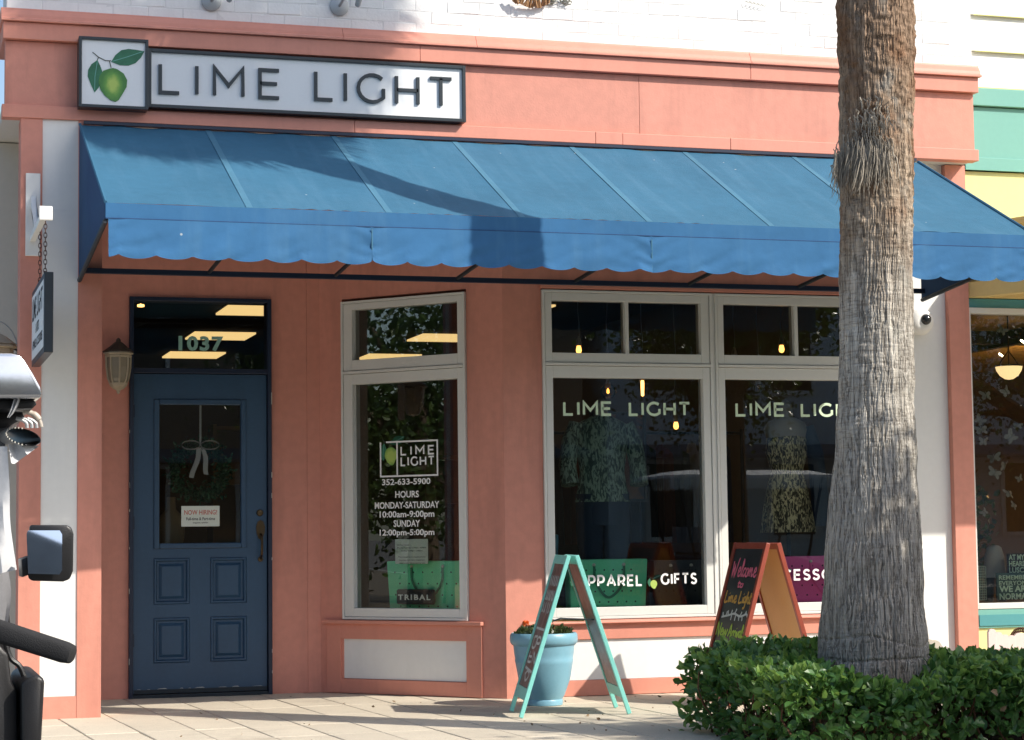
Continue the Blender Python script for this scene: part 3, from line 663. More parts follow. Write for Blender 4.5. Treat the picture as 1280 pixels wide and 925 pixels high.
for i in range(len(xs)-1):
    rows = []
    for j in range(25):
        t = j/24; row = []
        for k in range(17):
            s_ = k/16; x = xs[i]+(xs[i+1]-xs[i])*s_
            sag = .020*math.sin(PI*s_)*math.sin(PI*t) + .006*mnoise.noise(Vector((x*2.2, t*2.5, 1)))*math.sin(PI*s_)**.5 + .004*math.sin((s_*.6+t)*26+i)*math.exp(-t/.12)*math.sin(PI*s_) + .003*math.sin(x*70+t*3)*math.exp(-(1-t)/.10)*math.sin(PI*s_)
            xo = -.09*(1-t)*s_ if i == len(xs)-2 else 0
            row.append(Vector((x+xo, yb_+(yfx(x)-yb_)*t, zb+(zf+zsh(x)-zb)*t-sag)))
        rows.append(row)
    MB().grid(rows).build('canopy_panel', M['canvas'], AW, smooth=True, center=True)
    if i:
        a = Vector((xs[i], yb_, zb+.003)); b = Vector((xs[i], yfx(xs[i]), zf+zsh(xs[i])+.003)); w_ = Vector((.017, 0, 0)); dn = Vector((0, 0, -.004))
        MB().hexa([a-w_, a+w_, b+w_, b-w_], [a-w_+dn, a+w_+dn, b+w_+dn, b-w_+dn]).build('seam', M['canvas_seam'], AW)
        MB().tube([(xs[i], yb_-.03, 2.512), (xs[i], yfx(xs[i])+.03, zr+zsh(xs[i])-.004)], .0125, 6).build('strut', M['iron'], AW)
fbar(x0, x1, -.004, 0, zr, zf).build('front_band', M['canvas_v'], AW)
B(x0+.02, x1r-.02, yb_-.02, yb_+.02, zb+.004, zb+.022).build('gap_shade_strip', M['framenavy'], AW)  # dark strip painted in as the shade in the gap above the canopy
MB().tube([(x0, yfx(x0)-.008, zr), (x1, yfx(x1)-.008, zr+zsh(x1))], .0045, 6).build('piping', M['canvas_side'], AW)
# side panels
for xx, nm in ((x0, 'left'), (x1, 'right')):
    xr = xx if xx == x0 else x1r
    pts = [Vector((xr, yb_, zb)), Vector((xx, yfx(xx), zf+zsh(xx))), Vector((xx, yfx(xx), zr+zsh(xx))), Vector((xr, yb_, 2.464))]
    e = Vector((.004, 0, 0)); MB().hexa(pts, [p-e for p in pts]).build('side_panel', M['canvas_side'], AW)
    MB().tube([pts[0]+Vector((0, 0, .004)), pts[1]+Vector((0, 0, .004))], .009, 6).build('piping', M['canvas'], AW)
    MB().tube([pts[3]-Vector((0, 0, .012)), pts[2]-Vector((0, 0, .012))], .013, 6).build('frame_tube', M['iron'], AW)
B(x0, x1r, yb_-.045, yb_-.015, 2.490, 2.520).build('rear_bar', M['framenavy'], AW, bevel=.002)
fbar(x0, x1, .004, .034, zr-.004, zr+.026).build('front_bar', M['framenavy'], AW, bevel=.002)
# the wall is set back behind the rear bar: brackets carry it
# valance sections, scalloped, rippled
per = .187; seams = [x0+.013, PF(464, 290).x, PF(813, 300).x]; seams += [seams[2]+(seams[2]-seams[1]), x1-.004]
for i in range(4):
    a, b = seams[i], seams[i+1]; n = max(24, int((b-a)/.0125)); m = 13; rows = []
    for j in range(m):
        t = j/(m-1); row = []
        for k in range(n+1):
            x = a+(b-a)*k/n; ph = ((x-seams[1]) % per)/per
            bot = 2.386 + .023*(1-abs(math.sin(PI*ph))**.55) + .004*mnoise.noise(Vector((x*3, 3, 0)))
            edge = min(x-a, b-x)
            rip = .012*mnoise.noise(Vector((x*11+t*4, t*2.5, i)))*t + .006*math.sin(x*24+t*5+2*mnoise.noise(Vector((x*2,0,0))))*t
            pucker = math.exp(-edge/.09)*.006*math.sin(t*15+edge*34+1.2*math.sin(t*9))
            z = zr-.002-(zr-.002-bot)*t
            row.append(Vector((x, yfx(x)-.012+rip+pucker - .012*t, z+zsh(x))))
        rows.append(row)
    back = [[v+Vector((0, .0025, 0)) for v in r] for r in rows]
    mb = MB().grid(rows); mb.build('valance_section', M['canvas_v'], AW, smooth=True, center=True)
    if i: B(a-.003, a+.003, yfx(a)-.022, yfx(a)-.017, 2.42, zr-.004).build('stitching', M['canvas_seam'], AW)
# ================================================================== PALM TREE
PALM = thing('palm_tree', 'tall palm with grey ribbed trunk standing in the clipped hedge', 'palm tree', (4.49, 8.93, 0))
KT = 8.93/9.13
prof = [(-.05, 4.575, .335), (.10, 4.58, .305), (.352, 4.586, .282), (.657, 4.596, .255), (1.042, 4.614, .233), (1.43, 4.629, .205), (1.822, 4.647, .191), (2.414, 4.666, .181), (3.012, 4.682, .188), (3.615, 4.695, .198), (4.0, 4.70, .160), (5, 4.72, .150), (7.0, 4.74, .145)]
prof = [(1+(a-1)*KT if a > -.01 else a, b*KT, c*KT*(.955 if a < 2 else .98)) for a, b, c in prof]
pz = np.array([p[0] for p in prof]); pcx = np.array([p[1] for p in prof]); pr_ = np.array([p[2] for p in prof])
def vnoise(U, V, nu, nv, seed):
    """smooth value noise on a (wrapping U in 0..1, V) grid"""
    R = np.random.default_rng(seed).random((nv+3, nu)); x = U*nu; y = V*nv
    xi = np.floor(x).astype(int); yi = np.floor(y).astype(int); fx = x-xi; fy = y-yi; fx = fx*fx*(3-2*fx); fy = fy*fy*(3-2*fy)
    a = R[yi % (nv+3), xi % nu]; b = R[yi % (nv+3), (xi+1) % nu]; c = R[(yi+1) % (nv+3), xi % nu]; d = R[(yi+1) % (nv+3), (xi+1) % nu]
    return (a*(1-fx)+b*fx)*(1-fy)+(c*(1-fx)+d*fx)*fy
def trunk_part(za, zb_, nt, nz, name):
    tt = np.arange(nt)/nt; zz = np.linspace(za, zb_, nz); U, Z = np.meshgrid(tt, zz); V = (Z+.1)/7.3
    def interp(y): 
        k = np.linspace(pz[0], pz[-1], 400); s = np.interp(k, pz, y); ker = np.hanning(15); ker /= ker.sum(); s2 = np.convolve(np.pad(s, 7, 'edge'), ker, 'valid'); return np.interp(Z, k, s2)
    R = interp(pr_); CX = interp(pcx)
    wob = (vnoise(U, V, 14, 60, 1)-.5)*.012/R/6.28*1
    U2 = (U + wob*.9) % 1
    wob2 = (vnoise(U, V, 40, 140, 11)-.5)*.010; U2 = (U2+wob2) % 1
    f1 = vnoise(U2, V, 84, 13, 2); f2 = vnoise(U2, V, 150, 34, 3); f3 = vnoise(U2, V, 230, 90, 12); h1 = vnoise(U, V, 22, 420, 4); big = vnoise(U, V, 9, 60, 5)
    g1 = np.clip(1-np.abs(f1-.5)/.055, 0, 1); g2 = np.clip(1-np.abs(f2-.5)/.07, 0, 1); mod = vnoise(U, V, 12, 40, 13)
    low = np.clip((1.9-Z)/.6, .45, 1)
    d = -.011*g1*(.4+.9*mod)*low - .006*g2*low - .004*(f3 < .36) + .003*(h1-.5) + .014*(big-.5)
    upper = np.clip((Z-2.15)/.4, 0, 1); d += upper*(.012*(vnoise(U, V, 46, 300, 6)-.5)+.011*(vnoise(U, V, 16, 90, 7)-.5))
    for zr_, dep in ((.40, .008), (.46, .005), (1.05, .002), (1.36, .002), (1.49, .0025), (1.62, .002), (1.76, .003), (1.87, .002), (1.98, .003), (2.12, .002), (2.31, .003)):
        d -= dep*np.exp(-((Z-zr_-.10*(vnoise(U, V, 6, 8, int(zr_*100))-.5)-.02*(vnoise(U, V, 31, 80, int(zr_*90))-.5))/.007)**2)*(vnoise(U, V, 7, 9, int(zr_*70)) > .35)
    Rr = R + d*1.0; A = U*2*PI
    X = CX+Rr*np.cos(A); Y = 8.93+Rr*np.sin(A); v = np.stack([X-4.49, Y-8.93, Z], -1).reshape(-1, 3)
    i = np.arange(nz-1)[:, None]*nt; k = np.arange(nt)[None]; k2 = (k+1) % nt
    f = np.stack([i+k, i+k2, i+nt+k2, i+nt+k], -1).reshape(-1, 4)
    me = bpy.data.meshes.new(name); me.from_pydata(v, [], f); me.polygons.foreach_set('use_smooth', np.ones(len(f), bool)); me.materials.append(M['trunk'])
    o = bpy.data.objects.new(name, me); COL.objects.link(o); o.parent = PALM; return o
trunk_part(-.02, 3.75, 540, 860, 'trunk'); trunk_part(3.75, 7.0, 96, 90, 'upper_trunk')
def tuft(cx, cy, n, sx, sy, ln, seed, name):
    R = random.Random(seed); mb = MB()
    for k in range(n):
        x = cx+R.gauss(0, sx); y = cy+R.gauss(0, sy)
        r = ray(x, y); p = CAM+r*(8.755/r.y); p.y = 8.93-.182*math.sqrt(max(.04, 1-((p.x-4.575)/.20)**2))
        q = p.copy(); pts = [q.copy()]; dx = R.uniform(-.35, .25)+(x-cx)/sx*.06; out = R.uniform(.012, .045); L = ln*R.uniform(.4, 1.1)
        for j in range(1, 5):
            s_ = j/4; pts.append(p+Vector((dx*L*s_+R.uniform(-.008, .008), -out*math.sin(s_*2.4), -L*s_+.02*math.sin(s_*5))))
        w = R.uniform(.0012, .0032); mb.tube(pts, [w, w*1.1, w, w*.7, w*.3], 3, False)
    mb.build(name, M['fibre'], PALM, stuff=True)
tuft(1086, 182, 380, 11, 8, .17, 1, 'fibre_tuft'); tuft(1063, 200, 90, 4, 10, .10, 2, 'fibre_tuft'); tuft(1092, 150, 120, 10, 12, .045, 3, 'fibre_tuft')
def frond_mesh(name, mat, L, droop, seed, nseg=26):
    R = random.Random(seed); mb = MB(); pts = []
    for i in range(9): s_ = i/8; pts.append(Vector((L*s_, 0, .35*L*s_-droop*L*s_*s_)))
    mb.tube(pts, [.022-.014*i/8 for i in range(9)], 4, False)
    e = pts[-1]; tdir = (pts[-1]-pts[-2]).normalized()
    for k in range(nseg):
        a = math.radians(-105+210*k/(nseg-1)); ln = L*(.75+.2*math.cos(a))*R.uniform(.9, 1.08)
        d = Vector((math.cos(a)*tdir.x, math.sin(a), math.cos(a)*tdir.z)).normalized(); s0 = e; w = .018
        side = d.cross(Vector((0, 0, 1))).normalized()
        m1 = e+d*ln*.55+Vector((0, 0, .02)); tip = e+d*ln*.95+Vector((0, 0, -.22*ln*R.uniform(.5, 1.3)))
        mb.add([s0-side*.004, s0+side*.004, m1+side*w, m1-side*w, tip], [(0, 1, 2, 3), (3, 2, 4)])
    return mb.mesh(name, mat)
fm = [frond_mesh('frond', M['frond'], .56, .30+.2*k, k) for k in range(3)]; fdead = frond_mesh('frond', M['frond_dead'], .36, .8, 9)
for k in range(96):
    t = k/95; o = bpy.data.objects.new('frond', fdead if k < 10 else fm[k % 3]); COL.objects.link(o); o.parent = PALM
    o.location = (.15, 0, 6.85+.6*t); o.rotation_euler = (0, math.radians(45-105*t), k*2.39996)
# ================================================================== HEDGE
HG = thing('hedge', 'clipped glossy green hedge round the foot of the palm', 'hedge', (4.7, 9.0, 0))
def leaf_arrays(P, N, size, seed, tone=None):
    """folded oval leaves at points P pointing roughly along N"""
    R = np.random.default_rng(seed); n = len(P); N = N/np.linalg.norm(N, axis=1, keepdims=True)
    a = R.normal(size=(n, 3)); T = N*.65 + a*.55; T /= np.linalg.norm(T, axis=1, keepdims=True)
    S_ = np.cross(T, N+R.normal(size=(n, 3))*.45); S_ /= np.linalg.norm(S_, axis=1, keepdims=True); U_ = np.cross(S_, T)
    L = size*R.uniform(.6, 1.25, n)[:, None]; w = L*R.uniform(.26, .34, n)[:, None]
    v = np.stack([P, P+T*L*.35+S_*w+U_*w*.35, P+T*L*.75+S_*w*.75+U_*w*.25, P+T*L+U_*w*-.2, P+T*L*.75-S_*w*.75+U_*w*.25, P+T*L*.35-S_*w+U_*w*.35, P+T*L*.52], 1)
    f0 = np.array([[0, 1, 6], [1, 2, 6], [2, 3, 6], [3, 4, 6], [4, 5, 6], [5, 0, 6]]); f = (f0[None]+np.arange(n)[:, None, None]*7).reshape(-1, 3)
    tn = R.random(n) if tone is None else tone
    return v.reshape(-1, 3), f, np.repeat(tn, 7)
def leaf_obj(name, P, N, size, seed, mat, parent, tone=None, stuff=True):
    v, f, tn = leaf_arrays(P, N, size, seed, tone); off = np.array(base_of(parent)); me = bpy.data.meshes.new(name); me.from_pydata(v-off, [], f)
    at = me.attributes.new('tone', 'FLOAT', 'POINT'); at.data.foreach_set('value', tn.astype(np.float32)); me.materials.append(mat)
    o = bpy.data.objects.new(name, me); COL.objects.link(o); o.parent = parent
    if stuff: o['kind'] = 'stuff'
    return o
hx0, hx1, hy0, hy1 = 3.84, 6.6, 8.42, 9.72
def hedge_top(x, y):
    return .395 - .055*min(1, max(0, (x-4.75)/.25)) - .11*math.exp(-((x-4.49)**2/.10+(y-8.60)**2/.05)) + .035*math.sin(x*3.1+y*2) + .035*mnoise.noise(Vector((x*2.6, y*2.6, 5))) + .03*mnoise.noise(Vector((x*8, y*8, 9)))
Pn, Nn, Tn = [], [], []
R = random.Random(3)
while len(Pn) < 23000:
    x = R.uniform(hx0-.06, hx1); y = R.uniform(hy0-.05, hy1+.03); top = hedge_top(x, y); z = R.uniform(.0, 1)**.7*top
    dl = x-hx0; df = y-hy0; db = hy1-y; dt = top-z
    # rounded box with lumpy sides
    l = .07*mnoise.noise(Vector((y*4, z*5, 1)))+.03; ff = .06*mnoise.noise(Vector((x*4, z*5, 2)))
    rad = math.sqrt(max(0, .12-dl)**2+max(0, .12-dt)**2+max(0, .10-df)**2)
    if rad > .135 or dl < -l*0-.05+l or df < -.03+ff: continue
    dd = min(dl, df, db, dt)
    if R.random() > math.exp(-max(dd-.03, 0)/.07)*.95+.05: continue
    lowgap = z < .2 and mnoise.noise(Vector((x*6, z*8, 3))) > .02
    if lowgap and R.random() < .75: continue
    if (x-4.49)**2+(y-8.93)**2 < .27**2: continue
    n = Vector((0, 0, .35))
    if dt < .14: n += Vector((0, 0, 1.0))
    if df < .14: n += Vector((0, -1.0, .1))
    if dl < .14: n += Vector((-1.0, 0, .1))
    if db < .12: n += Vector((0, 1, 0))
    Pn.append((x, y, z)); Nn.append(tuple(n+Vector((R.gauss(0, .25), R.gauss(0, .25), R.gauss(0, .25)))))
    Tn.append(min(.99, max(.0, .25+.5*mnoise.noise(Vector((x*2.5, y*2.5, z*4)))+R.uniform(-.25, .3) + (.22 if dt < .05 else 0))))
Pn = np.array(Pn); Nn = np.array(Nn); Tn = np.array(Tn)
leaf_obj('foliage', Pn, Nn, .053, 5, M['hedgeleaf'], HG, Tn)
ds = rng.permutation(len(Pn))[:260]; leaf_obj('dead_leaves', Pn[ds], Nn[ds], .045, 15, M['frond_dead'], HG)
# the largest showing leaves as leaves of their own
lv = leaf_arrays(np.zeros((1, 3)), np.array([[0, 0, 1.]]), .055, 2)
lm = bpy.data.meshes.new('leaf'); lm.from_pydata(lv[0], [], lv[1]); lm.materials.append(M['hedgeleaf'])
idx = [i for i in range(len(Pn)) if Pn[i][1] < 8.9 and Pn[i][2] > .2 and Pn[i][0] < 5.3][:290]
for i in idx:
    o = bpy.data.objects.new('leaf', lm); COL.objects.link(o); o.parent = HG
    q = Vector(Nn[i]).to_track_quat('Z', 'Y'); o.location = Vector(Pn[i])+Vector(Nn[i]).normalized()*.015 - HG.location; o.rotation_euler = q.to_euler(); o.rotation_euler.z += R.uniform(0, 6); o.scale = (R.uniform(.8, 1.2),)*3
st = MB()
for k in range(420):
    x = R.uniform(hx0+.03, hx1); y = R.uniform(hy0+.04, hy1-.05)
    if (x-4.49)**2+(y-8.93)**2 < .3**2: continue
    p = Vector((x, y, -.01)); pts = [p]
    for j in range(1, 5): p = p+Vector((R.gauss(0, .03), R.gauss(0, .03), hedge_top(x, y)/4.6)); pts.append(p)
    st.tube(pts, [.006, .005, .004, .003, .002], 4, False)
st.build('stems', M['twig'], HG, stuff=True)
# ================================================================== FREE-STANDING SIGNS AND POT
def aframe(root, nl, nr, fl, frr, ntop, ftop, wpost, fmat, bmat_out, bmat_in, rail, zfoot=.10, tk=.022, topgap=.012):
    """near/far feet left & right, near/far ridge points"""
    fl = nl+(ftop-ntop); frr = nr+(ftop-ntop)
    for sgn, nf, ff_ in ((-1, nl, fl), (1, nr, frr)):
        nt0 = ntop+Vector((sgn*topgap, 0, 0)); ft0 = ftop+Vector((sgn*topgap, 0, 0))
        wv = (ft0-nt0).normalized(); dn = (nf-nt0); nrm = wv.cross(dn).normalized()
        if nrm.x*sgn < 0: nrm = -nrm
        e = nrm*tk
        def post(a, b, w): MB().hexa([a, a+w, b+w, b], [a+e, a+w+e, b+w+e, b+e]).build('post', M[fmat], root, bevel=.002)
        post(nt0, nf, wv*wpost); post(ft0-wv*wpost, ff_-(ff_-nf).normalized()*wpost, wv*wpost)
        def at(s_, t): a = nt0.lerp(nf, s_); b = ft0.lerp(ff_, s_); d = (b-a).normalized(); return a.lerp(b-d*wpost, 0)+d*(wpost+((b-a).length-2*wpost)*t)
        for s0, s1 in ((0.0, rail/dn.length), (1-zfoot-rail*1.3/dn.length, 1-zfoot)):
            a, b, c, d = at(s0, 0), at(s0, 1), at(s1, 1), at(s1, 0); i1 = nrm*tk*.10; i2 = nrm*tk*.9
            MB().hexa([a+i1, b+i1, c+i1, d+i1], [a+i2, b+i2, c+i2, d+i2]).build('rail', M[fmat], root, bevel=.0015)
        s0, s1 = rail/dn.length, 1-zfoot-rail*1.3/dn.length
        a, b, c, d = at(s0, 0), at(s0, 1), at(s1, 1), at(s1, 0)
        i1 = nrm*tk*.30; i2 = nrm*tk*.55; i3 = nrm*tk*.62
        MB().hexa([a+i1, b+i1, c+i1, d+i1], [a+i2, b+i2, c+i2, d+i2]).build('back_board', M[bmat_in], root)
        MB().hexa([a+i2, b+i2, c+i2, d+i2], [a+i3, b+i3, c+i3, d+i3]).build('chalkboard', M[bmat_out], root)
        if sgn < 0: face = (a+i3, b+i3, c+i3, d+i3, nrm)
    return face
def chalk(face, strokes, w, mat, root, name='chalk_writing'):
    """strokes in (s, t): s across seen from outside left(far)->right(near), t down"""
    a, b, c, d, nrm = face; mb = MB(); off = nrm*.0012
    for st_ in strokes:
        if len(st_) > 2: st_ = [tuple(v)[:2] for v in catmull([(p[0], p[1], 0) for p in st_], 4)]
        def mp(u, v, dd): top = b.lerp(a, u); bot = c.lerp(d, u); return top.lerp(bot, v)+off+nrm*(.0006 if dd else 0)
        wu = w/((a-b).length); ar = (a-b).length/(a-d).length
        pts = [Vector((p[0], p[1]/ar)) for p in st_]
        ribbon(mb, [tuple(p) for p in pts], wu, lambda u, z, dd: mp(u, z*ar, dd), 0, 1)
    mb.build(name, M[mat], root)
# aqua A-frame
TQ = thing('a_frame_sign', 'aqua painted A-frame chalkboard standing beside the blue flower pot', 'sidewalk sign', (3.6, 10.9, 0))
nl, nr = PZ(654, 898, 0), PZ(785, 893, 0); fl = PZ(650, 889, 0)+Vector((0, .03, 0)); frr = PZ(769, 884, 0)
nt0 = Vector((3.572, 10.655, .868)); ft0 = nt0+Vector((.075, .44, 0))
face = aframe(TQ, nl, nr, fl, frr, nt0, ft0, .030, 'aqua', 'chalkworn', 'chalkworn', .05, .10)
sc = []
RR = random.Random(5)
for k, (t, n_) in enumerate(((.12, 5), (.24, 6), (.34, 4))):
    for j in range(n_): x = .12+.76*j/n_; sc.append([(x, t-.02), (x+.05, t+.02+RR.uniform(-.02, .02)), (x+.02+RR.uniform(-.03, .08), t+.05), (x+.09, t+.045)])
sc += [[(.12, .53), (.88, .53)], [(.2, .60), (.2, .68), (.45, .68), (.45, .60), (.2, .60)], [(.55, .68), (.55, .60), (.8, .60), (.8, .64), (.55, .645)], [(.2, .72), (.2, .80), (.5, .80)], [(.2, .76), (.45, .76)], [(.6, .80), (.6, .72), (.85, .80), (.85, .72)], [(.15, .85), (.85, .87)], [(.3, .90), (.5, .95), (.7, .90), (.5, .87), (.3, .90)]]
chalk(face, sc, .014, 'chalkwhite', TQ)
MB().tube([nl.lerp(nt0, .60), nl.lerp(nt0, .60)+Vector((.04, 0, .012)), nr.lerp(nt0, .60)+Vector((0, .02, -.0))], .0045, 6).build('folding_stay', M['iron'], TQ)
MB().tube([fl.lerp(ft0, .58), frr.lerp(ft0, .575)], .0065, 6).build('folding_stay', M['ply'], TQ)
# red A-frame
RD = thing('a_frame_sign', 'red wood framed A-frame chalkboard welcoming customers, partly behind the hedge', 'sidewalk sign', (4.85, 11.1, 0))
ntr = Vector((4.868, 10.9, .918)); ftr = Vector((4.868+.01, 11.40, .918))
zz = lambda x, y, Y: PY(x, y, Y)
def down(top, p): k = top.z/(top.z-p.z); return top+(p-top)*k
nl = down(ntr, zz(938, 800, 10.86)); nl.y = 10.86; fl = down(ftr, zz(891, 800, 11.40)); fl.y = 11.36; nr = down(ntr, zz(1001, 795, 10.9)); nr.y = 10.88; frr = nr+Vector((.01, .50, 0))
face = aframe(RD, nl, nr, fl, frr, ntr, ftr, .030, 'redwood', 'chalkboard', 'ply', .035, .03, tk=.026, topgap=.02)
SCR = {  # handwritten strokes on a unit grid (x right, y down), width in first entry
 'W': (1.0, [[(0, .05), (.12, .95), (.3, .3), (.5, .98), (.8, .0), (.9, -.1)]]), 'e': (.5, [[(.0, .75), (.35, .62), (.25, .42), (.05, .6), (.12, .92), (.35, .95), (.5, .8)]]),
 'l': (.35, [[(0, .85), (.25, .25), (.15, -.05), (.08, .5), (.18, .95), (.35, .85)]]), 'c': (.45, [[(.38, .5), (.15, .48), (.03, .75), (.2, .97), (.45, .8)]]),
 'o': (.5, [[(.3, .48), (.06, .55), (.08, .92), (.35, .92), (.4, .58), (.2, .48), (.5, .55)]]), 'm': (.85, [[(0, .5), (.06, .95)], [(.06, .65), (.22, .47), (.3, .95)], [(.3, .65), (.5, .47), (.6, .92), (.85, .8)]]),
 't': (.4, [[(.18, .1), (.12, .9), (.35, .9)], [(.0, .42), (.38, .38)]]), 'L': (.6, [[(.1, 0), (.05, .95), (.55, .9)]]), 'i': (.25, [[(.1, .5), (.1, .9), (.25, .85)], [(.12, .22), (.15, .26)]]),
 'g': (.5, [[(.38, .5), (.1, .5), (.05, .85), (.35, .85), (.38, .5), (.4, 1.3), (.1, 1.4)]]), 'h': (.5, [[(.08, 0), (.06, .95)], [(.06, .65), (.3, .5), (.36, .95), (.5, .85)]]),
 'N': (.75, [[(.02, .98), (.08, .02), (.5, .98), (.62, .0)]]), 'w': (.75, [[(0, .5), (.12, .95), (.32, .55), (.45, .95), (.68, .45)]]), 'A': (.8, [[(0, 1), (.35, 0), (.62, 1)], [(.15, .65), (.55, .62)]]),
 'r': (.4, [[(.03, .5), (.06, .95)], [(.06, .68), (.2, .5), (.38, .52)]]), 'v': (.5, [[(0, .5), (.18, .95), (.42, .48)]]), 'a': (.5, [[(.38, .52), (.1, .5), (.05, .88), (.3, .9), (.38, .52), (.42, .92), (.5, .88)]]),
 's': (.4, [[(.33, .5), (.08, .55), (.3, .78), (.05, .95)]]), ' ': (.4, [])}
def handwrite(txt, x0_, x1_, y0_, y1_):
    tot = sum(SCR[c][0] for c in txt); k = (x1_-x0_)/tot; x = x0_; out = []
    for c in txt:
        for s_ in SCR[c][1]: out.append([(x+p[0]*k, y0_+(y1_-y0_)*p[1]) for p in s_])
        x += SCR[c][0]*k
    return out
chalk(face, handwrite('Welcome', .08, .93, .085, .20), .013, 'chalkpink', RD)
chalk(face, handwrite('to', .38, .58, .225, .275), .011, 'chalkpink', RD)
chalk(face, handwrite('Lime Light', .05, .97, .30, .385), .013, 'chalkorange', RD)
vine = [[(.08, .49), (.3, .475), (.5, .46), (.72, .475), (.92, .455)]]
for (x, y, dx, dy) in ((.15, .487, -.05, -.03), (.22, .482, .02, -.035), (.30, .475, -.03, -.035), (.38, .47, .03, -.035), (.42, .466, .0, .04), (.5, .46, .05, -.035), (.56, .463, .0, .045), (.66, .47, .04, .035), (.70, .473, .05, -.03), (.78, .47, .03, .035), (.86, .46, .04, -.025), (.92, .455, .04, .02)): vine.append([(x, y), (x+dx*.6, y+dy*.4), (x+dx, y+dy)])
chalk(face, vine, .012, 'chalkwhite', RD, 'chalk_drawing')
chalk(face, handwrite('New', .02, .42, .53, .62)+handwrite('Arrivals', .45, 1.0, .54, .62), .013, 'chalkgreen', RD)
# pot
PC = Vector((3.668, 11.50, 0)); POT = thing('flower_pot', 'large pale blue plastic pot of marigolds by the wall corner', 'flower pot', PC)
MB().lathe([(.098, 0), (.105, .004), (.107, .03), (.103, .036), (.118, .06), (.150, .15), (.166, .24), (.1705, .262), (.168, .268), (.1735, .30), (.178, .345), (.188, .352), (.196, .366), (.198, .385), (.196, .408), (.188, .418), (.178, .414), (.174, .385), (.0, .380)], PC, 56).build('pot', M['pot'], POT, smooth=True)
MB().lathe([(0, .386), (.15, .392), (.173, .388)], PC, 24).build('soil', M['soil'], POT)
n = 900; rr_ = np.sqrt(rng.random(n))*.165; aa = rng.random(n)*2*PI; P_ = np.stack([PC.x+rr_*np.cos(aa), PC.y+rr_*np.sin(aa), .395+rng.random(n)**1.5*.065*(1.25-rr_/.2)], -1)
leaf_obj('foliage', P_, np.stack([np.cos(aa)*.5, np.sin(aa)*.5, np.ones(n)], -1), .030, 8, M['flowerleaf'], POT)
for fx, fz, nm, mt in ((3.535, .478, 'marigold', 'petal'), (3.70, .488, 'flower_bud', 'skin')):
    c = Vector((fx, 11.42, fz)); MB().tube([c-Vector((0, 0, .09)), c-Vector((0, 0, .01))], .002, 5).build('flower_stem', M['flowerleaf'], POT)
    mb = MB()
    for k in range(34 if nm == 'marigold' else 10):
        a = Vector((R.gauss(0, 1), R.gauss(0, 1), R.gauss(.2, 1))).normalized(); s_ = .018 if nm == 'marigold' else .010; b = a.orthogonal().normalized()*.006; c2 = a.cross(b)
        mb.add([c, c+a*s_+b, c+a*s_*1.15+c2, c+a*s_-b], [(0, 1, 2, 3)])
    mb.build(nm, M[mt], POT)
# ================================================================== WALL THINGS
# porch lantern beside the door
lc = PY(148, 441, 12.92); LT = thing('wall_lantern', 'beige bullet shaped lantern on the wall left of the door', 'wall lantern', (lc.x, 12.95, lc.z))
z = lc.z
MB().lathe([(.090, 0), (.094, .006), (.088, .014), (.055, .038), (.030, .060), (.014, .072), (.016, .080), (.008, .090), (0, .094)], (lc.x, 12.92, z), 8).build('cap', M['lampcap'], LT)
MB().lathe([(.078, -.030), (.084, -.022), (.080, -.014), (.092, -.008), (.090, .0)], (lc.x, 12.92, z), 8).build('collar', M['lampmetal'], LT)
mb = MB()
for k in range(8):
    a = 2*PI*k/8; pts = [(lc.x+math.cos(a)*r, 12.92+math.sin(a)*r, z+q) for r, q in ((.076, -.028), (.074, -.09), (.064, -.16), (.046, -.205), (.024, -.225))]; mb.tube(pts, .006, 5)
mb.lathe([(.058, -.188), (.048, -.210), (.026, -.226), (.012, -.236), (.010, -.248), (.004, -.256), (0, -.257)], (lc.x, 12.92, z), 8); mb.build('cage', M['lampmetal'], LT)
MB().lathe([(.071, -.028), (.070, -.09), (.060, -.16), (.042, -.205)], (lc.x, 12.92, z), 8).build('glass_shade', M['frost'], LT)
MB().tube(catmull([(lc.x-.0, 13.04, z-.01), (lc.x-.05, 13.0, z), (lc.x-.09, 12.94, z+.008), (lc.x-.07, 12.92, z-.005)]), .006, 6).build('arm', M['lampcap'], LT)
B(lc.x-.04, lc.x+.04, 13.02, 13.04, z-.09, z+.03).build('back_plate', M['lampmetal'], LT, bevel=.004)
# projecting hanging sign
HB = thing('sign_bracket', 'white timber bracket arm screwed to the left pilaster', 'bracket', (.765, 11.77, 2.8))
a, b = PY(32, 217, 11.755), PY(50, 320, 11.755)
B(.728, .808, 11.752, 11.7695, 2.583, 3.052).build('back_plate', M['white'], HB, bevel=.003)
B(.752, .784, 10.80, 11.752, 2.665, 2.70).build('arm', M['white'], HB, bevel=.002)
MB().hexa([Vector((.754, 11.752, 2.86)), Vector((.782, 11.752, 2.86)), Vector((.782, 11.752, 2.92)), Vector((.754, 11.752, 2.92))], [Vector((.754, 11.38, 2.70)), Vector((.782, 11.38, 2.70)), Vector((.782, 11.45, 2.70)), Vector((.754, 11.45, 2.70))]).build('brace', M['white'], HB)
B(.735, .805, 10.785, 10.80, 2.64, 2.715).build('end_block', M['white'], HB, bevel=.006)
HS = thing('hanging_sign', 'dark framed blade sign with white face hanging edge-on from chains', 'hanging sign', (.78, 11.2, 2.0))
B(.762, .808, 10.755, 11.70, 1.952, 2.368).build('frame', M['signframe'], HS, bevel=.003)
SF = (Vector((.7615, 0, 0)), Vector((0, -1, 0)), Vector((1, 0, 0)))
B(.7600, .7618, 10.79, 11.665, 1.985, 2.335).build('face', M['signboard'], HS)
fonttext('LIME LIGHT', -11.62, -10.84, 2.19, 2.31, SF, -.0022, M['ink'], HS, 'lettering', .02)
